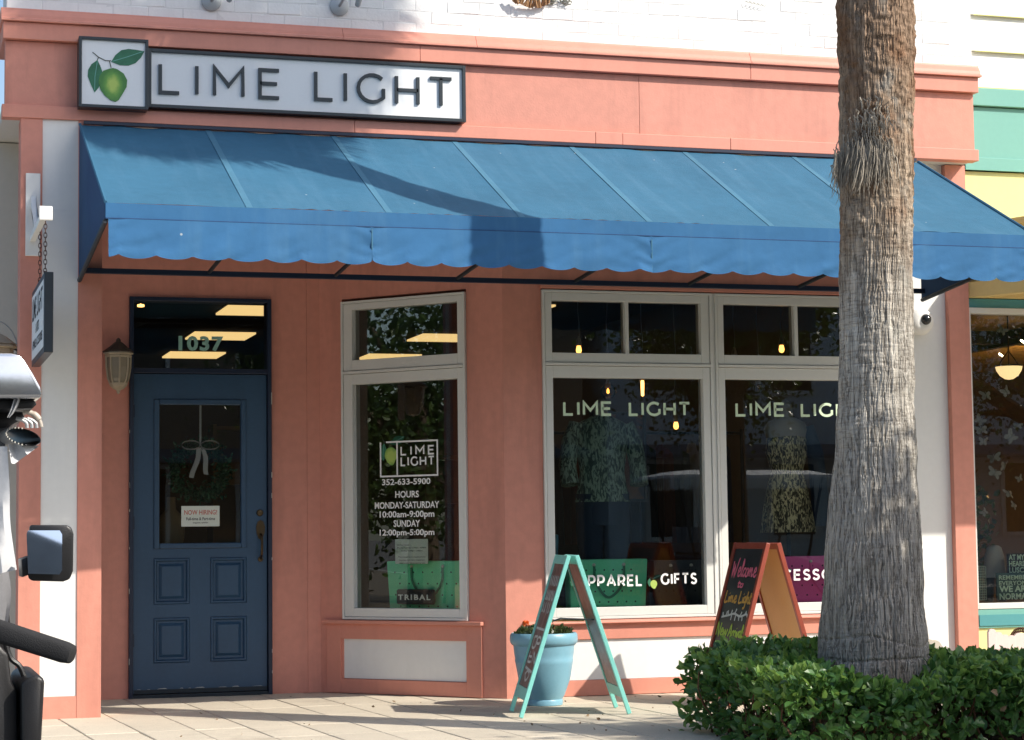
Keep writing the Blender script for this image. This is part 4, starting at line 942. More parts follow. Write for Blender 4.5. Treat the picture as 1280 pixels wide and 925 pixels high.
fonttext('APPAREL ACCESSORIES', -11.60, -10.85, 2.03, 2.08, SF, -.0022, M['ink'], HS, 'lettering', .02)
fonttext('& GIFTS', -11.35, -11.10, 2.105, 2.16, SF, -.0022, M['ink'], HS, 'lettering', .02)
for yy in (10.98, 11.38):
    mb = MB(); zc = 2.675; k = 0
    while zc > 2.40:
        L = .030; w = .008; pts = [Vector((0, 0, 0))]
        ring = [(w*math.cos(t_), (L*.5)*math.sin(t_)) for t_ in [2*PI*q/12 for q in range(13)]]
        mb.tube([((.782+p[0], yy, zc-.015+p[1]) if k % 2 else (.782, yy+p[0], zc-.015+p[1])) for p in ring], .0022, 5, False)
        zc -= .0235; k += 1
    mb.build('chain', M['rust'], HS); B(.776, .790, yy-.006, yy+.006, 2.366, 2.40).build('eye_bolt', M['rust'], HS)
# dome camera
dc = PY(1153, 400, 11.99); DC = thing('security_camera', 'small white dome camera on the white wall by the awning end', 'security camera', (dc.x, 11.99, dc.z))
MB().lathe([(.086, 0), (.088, .02), (.078, .048), (.052, .064), (.04, .066)], (dc.x-.018, 12.0, dc.z-.012), 32, (0, -1, 0)).build('housing', M['white'], DC, smooth=True)
MB().lathe([(.036, .0), (.035, .012), (.026, .028), (.012, .036), (0, .038)], (dc.x-.004, 11.940, dc.z-.002), 24, (0, -1, 0)).build('dome', M['glassdark'], DC, smooth=True)
# gooseneck lamps seen at the very top
for i, (x, y) in enumerate(((264, 2), (424, 8))):
    p = PY(x, y, 11.84); LP = thing('gooseneck_lamp', ['left one of the two grey gooseneck lamps over the sign, in shade', 'right one of the two grey gooseneck lamps over the sign, nearer the middle'][i], 'wall lamp', p, 'gooseneck lamps above the sign')
    MB().lathe([(.058, 0), (.058, .006), (.052, .010), (0, .011)], p, 28, (0, -1, 0)).build('wall_plate', M['steel'], LP, smooth=True)
    MB().tube(catmull([p+Vector(q) for q in ((0, 0, 0), (.01, -.08, .03), (.05, -.2, .16), (.09, -.38, .22), (.10, -.5, .16), (.10, -.55, .03))]), .009, 8).build('neck', M['steel'], LP, smooth=True)
    e = p+Vector((.085, -.12, -.018)); MB().tube([e+Vector((.03, -.05, .16)), e+Vector((.006, -.01, .03)), e, e+Vector((-.003, .004, -.008))], [.018, .018, .017, .010], 14).build('lamp_head', M['steel'], LP, smooth=True)
    MB().lathe([(.02, .05), (.05, .03), (.10, -.03), (.105, -.04)], p+Vector((.10, -.55, .03)), 20).build('shade', M['steel'], LP, smooth=True)
sc_ = PY(663, 6, 11.82); SCR_ = MB()
for k in range(26):
    a = PI*(1.0+k/25); SCR_.tube([sc_+Vector((.115*math.cos(a), -.02+.02*R.random(), .035*math.sin(a)+.02+R.uniform(-.006, .006))), sc_+Vector((.10*math.cos(a)+R.uniform(-.03, .03), -.03, .03*math.sin(a)+.06))], .009, 5)
tag(SCR_.build('hanging_basket', M['scrap']), 'rusty brown basket hanging on the white wall at the top edge', 'basket')
mb = MB()
for k in range(9):
    c = PY(695+R.uniform(-20, 25), -2+R.uniform(-4, 5), 11.83); mb.tube([c+Vector((.03*math.cos(t_), R.uniform(-.01, .01), .016*math.sin(t_))) for t_ in np.linspace(0, 5.5, 12)], .003, 4)
tag(mb.build('coiled_wire', M['scrapgrey']), 'grey coil of wire beside the rusty basket at the top edge', 'wire')
mb = MB()
for k in range(5):
    c = PY(945+k*5-14, 1+k*1.2, 11.83); mb.tube([c, c+Vector((.02, -.01, -.012)), c+Vector((.04, 0, .0))], .002, 4)
tag(mb.build('loose_wire', M['scrapgrey']), 'thin loose wire end at the top edge over the awning', 'wire')
# ================================================================== INSIDE THE SHOP
# ceiling panels
cl = thing('ceiling_light', 'warm lit ceiling panel nearest the door, highest in the door transom', 'ceiling light', (3.10, 17.95, 2.99), 'lit ceiling panels inside the shop')
B(2.80, 3.40, 17.63, 18.31, 2.975, 2.992).build('diffuser', M['panel_light'], cl); MB().frame(2.785, 3.415, 17.615, 18.325, .015, 0, .01).build('trim', M['ceilint'], cl) if 0 else None
MB().box(2.785, 3.415, 17.615, 18.325, 2.993, 2.999).build('housing', M['ceilint'], cl)
for (x, y, lb) in ((3.15, 20.30, 'warm lit ceiling panel, middle one seen through the door transom'), (3.20, 22.50, 'warm lit ceiling panel, lowest one seen through the door transom'), (5.38, 22.45, 'warm lit ceiling panel, lower left in the angled window transom'), (5.40, 20.13, 'warm lit ceiling panel, upper right in the angled window transom')):
    c = copy_tree(cl); c.location = (x, y, 2.99); c['label'] = lb
for i, (x, y) in enumerate(((176, 384), (171.5, 392), (167, 402.5))):
    p = PZ(x, y, 2.97) if 0 else PY(x, y, 17.5+i*1.2)
    o = MB().lathe([(0, 0), (.028, .004), (.03, .02), (0, .03)], p, 12).build('spot_lamp', M['filament']); tag(o, ['small lit ceiling spotlight, top one in the door transom', 'small lit ceiling spotlight, middle one in the door transom', 'small lit ceiling spotlight, lowest one in the door transom'][i], 'spotlight', 'ceiling spotlights')
# pendants
def pendant(x, y, Y, label, kind, lit=True):
    p = PY(x, y, Y); T = thing('pendant_lamp', label, 'pendant lamp', p, 'pendant bulbs in the shop window')
    top = 2.995
    n_ = 8; pts = [p+Vector((.006*math.sin(k*1.7+x), 0, .085+(top-p.z-.085)*k/n_)) for k in range(n_+1)]
    MB().tube(pts, .0035, 5).build('cord', M['cloth_grey'], T)
    MB().lathe([(.020, .025), (.020, .045), (.015, .065), (.006, .09)], p, 12).build('socket', M['skin'], T, smooth=True)
    if kind == 'small': MB().lathe([(0, -.028), (.014, -.022), (.019, -.006), (.016, .012), (.012, .026)], p, 12).build('bulb', M['bulb_on'] if lit else M['bulbglass'], T, smooth=True)
    elif kind == 'globe':
        MB().lathe([(0, -.055), (.03, -.047), (.05, -.025), (.055, 0), (.048, .022), (.03, .04), (.016, .05)], p, 18).build('bulb', M['bulbglass'], T, smooth=True)
        MB().lathe([(0, -.018), (.010, -.010), (.008, .012), (0, .02)], p, 8).build('filament', M['filament'], T)
    elif kind == 'tube': MB().lathe([(0, -.085), (.010, -.08), (.012, -.02), (.012, .02), (0, .03)], p, 10).build('bulb', M['filament'], T, smooth=True)
    return T
pendant(723.5, 437, 12.75, 'glowing bulb pendant low in the left transom of the front window', 'small')
pendant(977, 436, 12.75, 'glowing bulb pendant in the right transom of the front window', 'small')
pendant(760, 489, 12.85, 'round clear globe bulb pendant above the first window lettering', 'globe')
pendant(803, 480, 13.1, 'long tubular filament bulb pendant behind the first window lettering', 'tube')
pendant(845, 532, 13.4, 'small glowing bulb pendant just below the letter H of the left window', 'small')
pendant(948, 485, 12.9, 'unlit pendant socket hanging above the right window lettering', 'small', False)
pendant(918, 450, 13.0, 'unlit pendant at the left edge of the right transom', 'small', False)
pendant(875, 478, 13.0, 'unlit pendant at the right edge of the left front window', 'small', False)
# mannequins
def bodyring(c, rx, ry, z, n=18): return [Vector((c.x+rx*math.cos(2*PI*k/n), c.y+ry*math.sin(2*PI*k/n), z)) for k in range(n)]
def mann(x, label, Y, garment, gm, lower):
    c = Vector((x, Y, 0)); T = thing('mannequin', label, 'mannequin', (x, Y, .485), 'mannequins in the front window')
    MB().loft([bodyring(c, .05, .05, 1.72), bodyring(c, .045, .045, 1.78), bodyring(c, .046, .046, 1.83), bodyring(c, .02, .02, 1.85)]).build('neck', M['skin'], T, smooth=True)
    if garment == 'blouse':
        prof_ = [(1.745, .06, .055), (1.72, .12, .07), (1.69, .18, .09), (1.60, .185, .10), (1.50, .165, .105), (1.38, .15, .10), (1.28, .165, .11), (1.19, .185, .12)]
        MB().loft([bodyring(c, a, b, z_) for z_, a, b in prof_], caps=False).build('blouse', M[gm], T, smooth=True)
        for s_ in (-1, 1): MB().tube([c+Vector((s_*.165, 0, 1.69)), c+Vector((s_*.215, -.01, 1.58)), c+Vector((s_*.24, -.02, 1.42)), c+Vector((s_*.235, -.05, 1.30))], [.055, .058, .056, .06], 12).build('sleeve', M[gm], T, smooth=True)
        for s_ in (-1, 1): MB().tube([c+Vector((s_*.085, 0, 1.24)), c+Vector((s_*.09, 0, 1.0)), c+Vector((s_*.085, 0, .75)), c+Vector((s_*.08, 0, .47))], [.095, .09, .07, .05], 14).build('trouser_leg', M['denim'], T, smooth=True)
        MB().loft([bodyring(c, .15, .10, 1.25), bodyring(c, .175, .115, 1.14), bodyring(c, .17, .11, 1.04)]).build('trousers', M['denim'], T, smooth=True)
    else:
        prof_ = [(1.67, .10, .06), (1.60, .14, .085), (1.50, .145, .09), (1.38, .11, .08), (1.28, .135, .095), (1.12, .165, .12), (.98, .185, .14)]
        rings = []
        for z_, a, b in prof_:
            rings.append([Vector((c.x+a*math.cos(t_)*(1+.05*math.sin(9*t_)*(1.6-z_ > .3)), c.y+b*math.sin(t_), z_)) for t_ in [2*PI*k/36 for k in range(36)]])
        MB().loft(rings, caps=False).build('dress', M[gm], T, smooth=True)
        MB().loft([bodyring(c, .06, .055, 1.74), bodyring(c, .13, .075, 1.71), bodyring(c, .16, .08, 1.66), bodyring(c, .13, .08, 1.58)]).build('shoulders', M['skin'], T, smooth=True)
        MB().tube([c+Vector((.15, .0, 1.68)), c+Vector((.20, -.02, 1.5)), c+Vector((.22, -.03, 1.2)), c+Vector((.22, -.03, 1.02))], [.05, .055, .06, .07], 12).build('jacket_sleeve', M['denim'], T, smooth=True)
        MB().tube([c+Vector((0, 0, 1.0)), c+Vector((0, 0, .48))], .014, 8).build('pole', M['iron'], T)
    MB().lathe([(.14, 0), (.14, .008), (.02, .014), (.012, .03)], (x, Y, .485), 24).build('base', M['iron'], T, smooth=True)
mann(PY(752, 560, 12.55).x, 'headless mannequin in green reptile print blouse and dark trousers', 12.55, 'blouse', 'snake', 'denim')
mann(PY(983, 560, 12.55).x, 'headless mannequin in a gold brocade dress, right front window', 12.55, 'dress', 'golddress', 'denim')
# totes
def tote(F, u0_, u1_, z0_, z1_, d, mat, label, ch='handle', group='rigid totes in the shop windows', holes=(7, 4), bw=.12):
    cx = (u0_+u1_)/2; T = thing('tote_bag', label, 'tote bag', fp(F, cx, d+bw/2, z0_), group); k = .012
    a = [fp(F, u0_+k, d+.02, z0_), fp(F, u1_-k, d+.02, z0_), fp(F, u1_-k, d+bw, z0_), fp(F, u0_+k, d+bw, z0_)]; b = [fp(F, u0_, d, z1_), fp(F, u1_, d, z1_), fp(F, u1_, d+bw, z1_), fp(F, u0_, d+bw, z1_)]
    MB().hexa(a, b).build('body', M[mat], T, bevel=.008, seg=2, smooth=True)
    def surf(u, z_, e=.0): return fp(F, u, d+.02*(1-(z_-z0_)/(z1_-z0_))-e, z_)
    mb = MB(); w = u1_-u0_; h_ = z1_-z0_
    for r in range(holes[1]):
        for q in range(holes[0]):
            u = u0_+w*(.1+.8*(q+(r % 2)*.5)/holes[0]); z_ = z1_-h_*(.2+.6*r/(holes[1]-1)); mb.add([surf(u+.0055*math.cos(t_), z_+.0055*math.sin(t_), .001) for t_ in [2*PI*i/10 for i in range(10)]], [tuple(range(10))])
    mb.build('perforations', M['ink'], T)
    for s_ in (-1, 1):
        p = surf(cx+s_*w*.19, z1_-.035, .002); MB().lathe([(0, .006), (.006, .006), (.010, .003), (.012, 0)], p, 14, -F[2]).build('button', M['eyelet'], T, smooth=True)
    pts = [surf(cx-w*.19, z1_-.035, .004), surf(cx-w*.18, z1_-.12, .010), surf(cx-w*.10, z1_-.20, .012), surf(cx, z1_-.235, .012), surf(cx+w*.12, z1_-.19, .012), surf(cx+w*.185, z1_-.12, .010), surf(cx+w*.19, z1_-.035, .004)]
    mb = MB(); C_ = catmull(pts, 5); rows = [[], []]
    for i, p in enumerate(C_):
        t_ = (C_[min(i+1, len(C_)-1)]-C_[max(i-1, 0)]).normalized(); s2 = t_.cross(F[2]).normalized()*.0075; rows[0].append(p-s2); rows[1].append(p+s2)
    rows2 = [[v-F[2]*.003 for v in rows[0]], [v-F[2]*.003 for v in rows[1]]]; mb.grid([rows[0], rows2[0], rows2[1], rows[1], rows[0]]).build('handle', M[ch], T)
    return T
q = lambda x, y, d, F=MAINF: on(F, x, y, d)
tote(MAINF, q(711, 700, .07)[0], q(809, 700, .07)[0], .50, q(760, 699, .07)[1], .06, 'toteg', 'bright green tote behind the APPAREL lettering')
tote(MAINF, q(978, 700, .07)[0], q(978, 700, .07)[0]+.62, .52, q(1010, 695, .07)[1], .06, 'totepink', 'bright pink tote behind the ACCESSORIES lettering', 'totepink', bw=.12)
tote(MAINF, 3.82, q(711, 700, .20)[0]-.03, .487, q(700, 668, .2)[1], .30, 'toteblue', 'blue tote at the left edge of the front window', 'toteblue', holes=(4, 4))
tote(MAINF, q(817, 700, .3)[0], q(885, 700, .3)[0], .487, q(850, 700, .3)[1], .30, 'totedark', 'charcoal tote behind the GIFTS lettering', 'totedark', holes=(6, 4))
tote(BAYF, .43, 1.05, .475, .83, .12, 'toteg', 'deep green tote in the angled window under the notice')
tb = thing('small_pouch', 'black pouch lettered TRIBAL in front of the green tote', 'pouch', fp(BAYF, .68, .12, .56))
MB().box(.543, .822, .06, .095, .560, .655, BAYF).build('pouch', M['ink'], tb, bevel=.012, smooth=True)
fonttext('TRIBAL', .56, .805, .588, .622, BAYF, .0575, M['white_print'], tb, 'lettering', .03, sp=1.3)
# wreath behind door glass
wc = on(DF, 249, 587, .09); WR = thing('wreath', 'green wreath with white ribbon bow behind the door glass', 'wreath', fp(DF, wc[0], .09, wc[1]))
n = 1500; aa = rng.random(n)*2*PI; rr_ = .150+rng.normal(size=n)*.026; P_ = np.stack([wc[0]+rr_*np.cos(aa), 13.04+.09+rng.normal(size=n)*.014, wc[1]+rr_*np.sin(aa)], -1)
leaf_obj('wreath_leaves', P_, np.stack([np.cos(aa), -np.ones(n)*.6, np.sin(aa)], -1), .030, 4, M['wreathleaf'], WR)
bw_ = MB()
for s_, ln in ((-1, .19), (1, .17)):
    rows = []
    for k in range(7): t_ = k/6; x = wc[0]+s_*(.012+.035*t_)+.01*math.sin(t_*5); z_ = wc[1]+.14-ln*t_; rows.append([Vector((x-.015, 13.085, z_)), Vector((x+.015, 13.082, z_-.006))])
    bw_.grid(rows)
    lp = [Vector((wc[0]+s_*(.06-.06*math.cos(t_)), 13.083, wc[1]+.15+.028*math.sin(t_))) for t_ in np.linspace(0, 2*PI, 12)]; bw_.grid([lp, [p+Vector((0, -.02, .008)) for p in lp]])
bw_.build('bow', M['ribbon'], WR); B(wc[0]-.006, wc[0]+.006, 13.075, 13.078, wc[1]+.15, 1.84).build('hanging_ribbon', M['ribbon'], WR)
# jewellery bust, poster, shelf, racks
bp = PY(214, 650, 13.6); BU = thing('jewellery_bust', 'tan jewellery display bust seen through the door glass', 'display bust', (bp.x, 13.6, .9))
MB().loft([bodyring(Vector((bp.x, 13.6, 0)), a, b, z_) for z_, a, b in ((.92, .07, .04), (1.0, .085, .05), (1.08, .09, .05), (1.14, .07, .045), (1.18, .03, .03), (1.26, .028, .028))]).build('bust', M['boxtan'], BU, smooth=True)
TBL = thing('display_table', 'dark wooden display table inside the shop', 'table', (2.2, 14.2, 0))
B(1.5, 2.9, 13.45, 14.3, .84, .90).build('table_top', M['floorint'], TBL, bevel=.004)
for xx in (1.54, 2.84):
    for yy in (13.5, 14.24): B(xx-.02, xx+.02, yy-.02, yy+.02, 0, .84).build('leg', M['floorint'], TBL)
for (x, y) in ((3.9, 14.8), (5.3, 14.8), (5.3, 17.4)):  # extra panels added out of view to brighten the shop interior
    c = copy_tree(cl); c.location = (x, y, 2.99); c['label'] = 'unseen ceiling panel added to light the '+{3.9: 'left display, high above the left front window', 5.3: 'right display, high above the right front window'}[x] if y < 15 else 'unseen ceiling panel added to light the middle of the shop floor'
PO = thing('framed_picture', 'framed picture leaning behind the left mannequin', 'picture', (4.72, 13.3, 1.2))
B(4.62, 4.98, 13.30, 13.32, 1.22, 1.80).build('print', M['poster'], PO); MB().frame(4.60, 5.0, 1.20, 1.82, .02, 13.29, 13.33).build('frame', M['iron'], PO)
RK = thing('clothes_rack', 'dark metal clothes rack with hanging garments in the shop', 'clothes rack', (5.1, 14.2, 0))
for xx in (4.5, 6.1): MB().tube([(xx, 14.2, 0), (xx, 14.2, 1.75)], .014, 8).build('post', M['iron'], RK)
MB().tube([(4.5, 14.2, 1.72), (6.1, 14.2, 1.72)], .012, 8).build('rail', M['iron'], RK)
gcols = [('black', (.02, .02, .02)), ('rust', (.20, .07, .03)), ('grey', (.12, .12, .12)), ('cream', (.45, .38, .28)), ('green', (.03, .09, .05)), ('navy', (.02, .03, .08))]
for k in range(12):
    nm, cc = gcols[k % 6]; key = 'garment_'+nm
    if key not in M: M[key] = paint(nm+' garment cloth', cc, .8, .2, 8)
    x = 4.62+k*.12; rows = []
    for j in range(6):
        t_ = j/5; wd = .20+.04*t_; rows.append([Vector((x+.02*math.sin(i*1.9+k), 14.2-wd+2*wd*i/7, 1.66-.75*t_-(abs(i-3.5)*.03 if j == 0 else 0))) for i in range(8)])
    g_ = MB().grid(rows).build('hanging_garment', M[key]); tag(g_, nm+' garment on the rack inside the shop, '+('left' if k < 6 else 'right')+' half of the rail', 'garment', 'garments on the shop rack')
for k, (x, y, w, h_, c) in enumerate(((3.1, 16.5, 1.2, 1.9, 'boxtan'), (5.4, 17.5, 1.6, 1.7, 'wallint'))):
    SH = thing('shelf_unit', ['tall tan shelf unit in the middle of the shop', 'dark low shelf unit deep inside the shop'][k], 'shelf', (x, y, 0))
    B(x-w/2, x-w/2+.03, y, y+.35, 0, h_).build('side_panel', M[c], SH); B(x+w/2-.03, x+w/2, y, y+.35, 0, h_).build('side_panel', M[c], SH); B(x-w/2+.03, x+w/2-.03, y+.33, y+.35, 0, h_).build('back_panel', M[c], SH)
    for j in range(5): B(x-w/2+.03, x+w/2-.03, y, y+.33, .1+j*(h_-.15)/4, .125+j*(h_-.15)/4).build('shelf', M[c], SH)
# ================================================================== NEIGHBOURS
NR = thing('neighbour_shop', 'seafoam and yellow neighbouring shop at the right edge', 'shop building', (7.8, 12.4, 0))
def nb_(mb, n_, m, bv=0, stuff=False): return mb.build(n_, M[m], NR, bevel=bv, stuff=stuff)
X0 = 6.769
nb_(B(X0, 11, 11.99, 12.3, 4.0, 7.2), 'upper_wall', 'whitesiding')
for k in range(13):
    z = 4.02+k*.245-.115; nb_(MB().profile([(11.96, z), (11.985, z+.24), (11.99, z+.24), (11.99, z)], X0+.03, 11), 'siding_board', 'whitesiding'); 
    nb_(B(X0+.10, 11, 11.9585, 11.962, z-.007, z-.0005), 'siding_shadow_line', 'siding_shadow')  # yellow-green strip stands in for the shadow line below each board
nb_(B(X0, 11, 11.93, 12.3, 3.775, 3.892), 'fascia_board', 'teal', .003); nb_(B(X0, 11, 11.96, 12.3, 3.345, 3.768), 'frieze_panel', 'teal'); nb_(B(X0, 11, 11.95, 12.3, 3.345, 3.43), 'lower_moulding', 'teal', .002)
nb_(B(X0, 11, 11.98, 12.3, 2.62, 3.34), 'yellow_band', 'yellow'); nb_(MB().profile([(11.98, 2.98), (10.3, 2.86), (10.3, 2.90), (11.98, 3.02)], 7.0, 11), 'canopy_soffit', 'cream')
nb_(MB().hexa([Vector((X0, 11.97, 2.50)), Vector((X0, 11.97, 2.60)), Vector((X0+.10, 11.97, 2.60)), Vector((X0+.10, 11.97, 2.50))], [Vector((7.7, 10.7, 2.52)), Vector((7.7, 10.7, 2.62)), Vector((7.8, 10.7, 2.62)), Vector((7.8, 10.7, 2.52))]), 'canopy_beam', 'cream')
nb_(B(X0, 11, 11.97, 12.1, 2.50, 2.54), 'head_trim', 'cream', .002); nb_(B(X0, 11, 11.98, 12.1, 2.435, 2.495), 'transom_bar', 'tealdark')
nb_(MB().frame(X0, 9.4, .468, 2.434, .012, 11.965, 12.08, wb=.036, wt=.036), 'window_frame', 'frame', .002)
pn = B(X0+.01, 9.4, 12.03, 12.034, .50, 2.40).build('pane', M['glass'], NR)
nb_(B(X0, 9.4, 11.97, 12.1, .345, .466), 'stall_riser_rail', 'teal', .002); nb_(B(X0+.01, 9.4, 11.962, 11.969, .36, .430), 'riser_panel', 'tealdark'); nb_(B(X0, 9.4, 11.985, 12.1, -.0, .343), 'stall_riser', 'yellow')
nb_(B(9.4, 12, 11.98, 12.2, 0, 3.34), 'side_wall', 'yellow')
nb_(B(X0-.02, 11.5, 18, 18.1, 0, 3.2), 'rear_wall', 'wallint'); nb_(B(X0-.02, 11.5, 12.2, 18, 2.52, 2.57), 'ceiling', 'amberceil'); nb_(B(X0-.02, 11.5, 12.1, 18, -.05, 0), 'floor', 'floorint'); nb_(B(11.5, 11.6, 12.1, 18, 0, 3), 'interior_side_wall', 'wallint'); nb_(B(X0-.02, X0, 12.31, 18, 0, 2.52), 'interior_side_wall', 'wallint')
nb_(B(X0+.02, 11.4, 14.2, 14.3, 2.42, 2.52), 'ceiling_beam', 'floorint'); nb_(B(8.3, 8.38, 12.3, 18, 2.40, 2.515), 'ceiling_beam', 'floorint')
def sgt(F_, x, y, d): return on(F_, x, y, d)
bs = thing('text_board', 'pale green board with block capitals low in the neighbour window', 'sign', fp(MAINF, 7.1, .14, .52))
a = on(MAINF, 1248, 735, .14)
MB().box(a[0]-.01, a[0]+.36, .14, .155, .52, on(MAINF, 1262, 716, .14)[1], MAINF).build('board', M['boardgreen'], bs)
for s_, y0_, y1_, b0 in (('REMEMBER', 724.5, 719, .02), ('EVERYONE', 731.5, 726, .02), ('WE ARE', 740, 732, .035), ('NORMAL', 749.5, 741.5, .035)):
    fonttext(s_, a[0]+.005, a[0]+(.235 if 'R' in s_ else .24), on(MAINF, 1262, y0_, .138)[1], on(MAINF, 1262, y1_, .138)[1], MAINF, .138, M['letterwin'], bs, 'lettering', b0)
bs2 = thing('text_board', 'dark board with narrow pale capitals behind the lower text board', 'sign', fp(MAINF, 7.15, .24, .62))
a = on(MAINF, 1261, 705, .22); MB().box(a[0]-.005, a[0]+.36, .22, .235, on(MAINF, 1261, 718, .22)[1], on(MAINF, 1261, 692, .22)[1], MAINF).build('board', M['ink'], bs2)
for s_, y0_, y1_ in (('AT MY AGE I', 700, 693), ('HEARD IT A', 708, 701), ('LUSCIOUS', 716, 709)): fonttext(s_, a[0], a[0]+.22, on(MAINF, 1270, y0_, .218)[1], on(MAINF, 1270, y1_, .218)[1], MAINF, .218, M['letterwin'], bs2, 'lettering', .03)
CLN = thing('ceiling_light', 'unseen light box added to warm the neighbouring shop interior', 'hanging light', (9.9, 14.6, 2.0)); B(9.2, 10.6, 14.3, 14.9, 1.99, 2.0).build('lower_diffuser', M['fill_light'], CLN); B(9.2, 10.6, 14.3, 14.9, 2.06, 2.07).build('upper_diffuser', M['fill_light'], CLN); B(9.18, 10.62, 14.28, 14.92, 2.005, 2.055).build('housing', M['ceilint'], CLN)  # added out of view to warm the neighbour's ceiling
# cane basket + plant
a = on(MAINF, 1217, 750, .2); b = on(MAINF, 1232, 708, .2)
LB = thing('lattice_basket', 'pale open lattice basket inside the neighbour window', 'basket', fp(MAINF, (a[0]+b[0])/2, .25, .5)); mb = MB()
for k in range(8): u = a[0]+(b[0]-a[0])*k/7; mb.box(u-.0022, u+.0022, .20, .204, a[1], b[1], MAINF)
for k in range(14): z_ = a[1]+(b[1]-a[1])*k/13; mb.box(a[0], b[0], .196, .199, z_-.0028, z_+.0028, MAINF)
mb.build('lattice', M['lace'], LB); B(a[0], b[0], .25, .255, a[1], b[1], F=MAINF).build('back', M['ink'], LB)
mq = on(MAINF, 1243, 700, .35)[0]; HM = thing('hanging_clothes', 'khaki shirt and trousers displayed in the neighbour window', 'clothes', (mq, 12.35, .5))
cq = Vector((mq, 12.35, 0)); MB().loft([bodyring(cq, a_, .05, z_) for z_, a_ in ((.66, .085), (.72, .08), (.80, .07), (.86, .05), (.875, .02))]).build('shirt', M['skin'], HM, smooth=True)
for s_ in (-1, 1): MB().tube([cq+Vector((s_*.04, 0, .68)), cq+Vector((s_*.05, 0, .5))], [.035, .028], 10).build('trouser_leg', M['totedark'], HM, smooth=True)
# pendant bowl
p = PY(1261, 458, 12.9); BL_ = thing('bowl_lamp', 'glowing cream glass bowl lamp in the neighbour window', 'pendant lamp', p)
MB().lathe([(0, -.095), (.03, -.09), (.065, -.065), (.088, -.030), (.095, 0)], p, 28).build('bowl', M['bowl_on'], BL_, smooth=True); MB().lathe([(.096, -.002), (.098, .004), (.092, .008)], p, 28).build('rim', M['iron'], BL_)
for s_ in (-1, 0, 1): MB().tube([p+Vector((s_*.085, 0, .0)), p+Vector((s_*.05, 0, .05)), p+Vector((0, 0, .11))], .0035, 5).build('hanger', M['brass'], BL_)
MB().tube([p+Vector((0, 0, .1)), Vector((p.x, p.y, 2.52))], .005, 5).build('rod', M['brass'], BL_)
for i, (x, y, w) in enumerate(((1249, 442, 'short bright spotlight above the bowl lamp in the neighbour window'), (1276, 425, 'orange spotlight at the frame edge in the neighbour window'))):
    p = PY(x, y, 13.4); M['spot%d' % i] = emit('lit spotlight %d' % i, (1, .72, .40), 26); tag(MB().tube([p, p+Vector((.026, .0, -.018))], .006, 8).build('spot_lamp', M['spot%d' % i]), w, 'spotlight')
# paper butterflies
bm_ = MB(); w1 = [(0, 0), (.012, .026), (.045, .046), (.062, .040), (.058, .018), (.036, .0), (.05, -.018), (.040, -.040), (.018, -.036), (0, -.008)]
bm_.add([(x, .012*(x/.06), z_) for x, z_ in w1], [tuple(range(len(w1)))]); bm_.add([(-x, .016*(x/.06), z_) for x, z_ in w1], [tuple(range(len(w1)))]); bm_.box(-.003, .003, -.004, .004, -.03, .032)
bme = bm_.mesh('paper_butterfly', M['leafpale']); RB = random.Random(11)
locs = [(1253, 413, 'highest, near the top of the window'), (1233, 494, 'left, just under the bowl lamp'), (1258, 489, 'below the bowl lamp'), (1225, 526, 'small, left of the brighter pair'), (1272, 532, 'right edge, mid height'), (1227, 537, 'low left, tilted'), (1230, 552, 'broad, left middle'), (1264, 547, 'bright, open wings, right middle'), (1243, 572, 'small, above the white line'), (1256, 583, 'right, above the white line'), (1244, 591, 'touching the white line'), (1262, 617, 'large, wings spread below the white line'), (1268, 632, 'just under the largest one'), (1231, 640, 'faint, lower left'), (1275, 598, 'cut by the right edge of the frame')]
for i, (x, y, w) in enumerate(locs):
    o = bpy.data.objects.new('paper_butterfly', bme); COL.objects.link(o); o.location = PY(x, y, 12.10+RB.uniform(0, .25)); o.rotation_euler = (RB.uniform(-.6, .6), RB.uniform(-.6, .6), RB.uniform(-.7, .7)); s_ = RB.uniform(.5, .85)*(1.25 if i in (7, 11) else 1); o.scale = (s_,)*3
    tag(o, 'pale paper butterfly in the neighbour window, '+w, 'paper butterfly', 'paper butterflies')
n = 500; P_ = np.stack([rng.uniform(6.80, 7.2, n), rng.uniform(12.4, 12.9, n), rng.uniform(.75, 1.25, n)], -1); VP = thing('leafy_plant', 'dark leafy plant inside the neighbour window above the basket', 'plant', (7.0, 12.6, .5))
leaf_obj('leaves', P_, rng.normal(size=(n, 3)), .06, 21, M['treeleaf'], VP); MB().tube([(7.0, 12.6, .5), (7.0, 12.62, .8), (6.98, 12.62, 1.1)], .01, 6).build('stem', M['twig'], VP)
# picket edging, curly ornament, scalloped ring
PK = thing('picket_edging', 'low white and pink scalloped picket edging by the yellow wall', 'fence', (7.1, 11.4, 0))
for i, x in enumerate((1241, 1249, 1257, 1265, 1276)):
    p = PY(x, 806, 11.35+.06*i); w_ = .028 if i < 4 else .045; h_ = PY(x, (786, 790, 793, 794, 791)[i], 11.35+.06*i).z
    pts = [(p.x-w_, 0), (p.x+w_, 0), (p.x+w_, h_-.02), (p.x+w_*.6, h_-.004), (p.x, h_), (p.x-w_*.6, h_-.004), (p.x-w_, h_-.02)]
    MB().prism(pts, p.y, p.y+.02).build('picket', M['pinkpicket'], PK, bevel=.002)
B(6.95, 7.4, 11.60, 11.62, .12, .16).build('rail', M['pinkpicket'], PK)
p = PY(1276, 792, 11.75); mb = MB()
for k in range(16):
    a = k/15*PI+.1; c = p+Vector((.062*math.cos(a), 0, .045*math.sin(a)-.02)); mb.tube([c+Vector((.014*math.cos(t_), .01*math.sin(t_*2), .014*math.sin(t_))) for t_ in np.linspace(0, 6.2, 9)], .004, 5)
tag(mb.build('twig_wreath', M['twig']), 'brown curly twig wreath beside the picket edging at the frame edge', 'wreath')
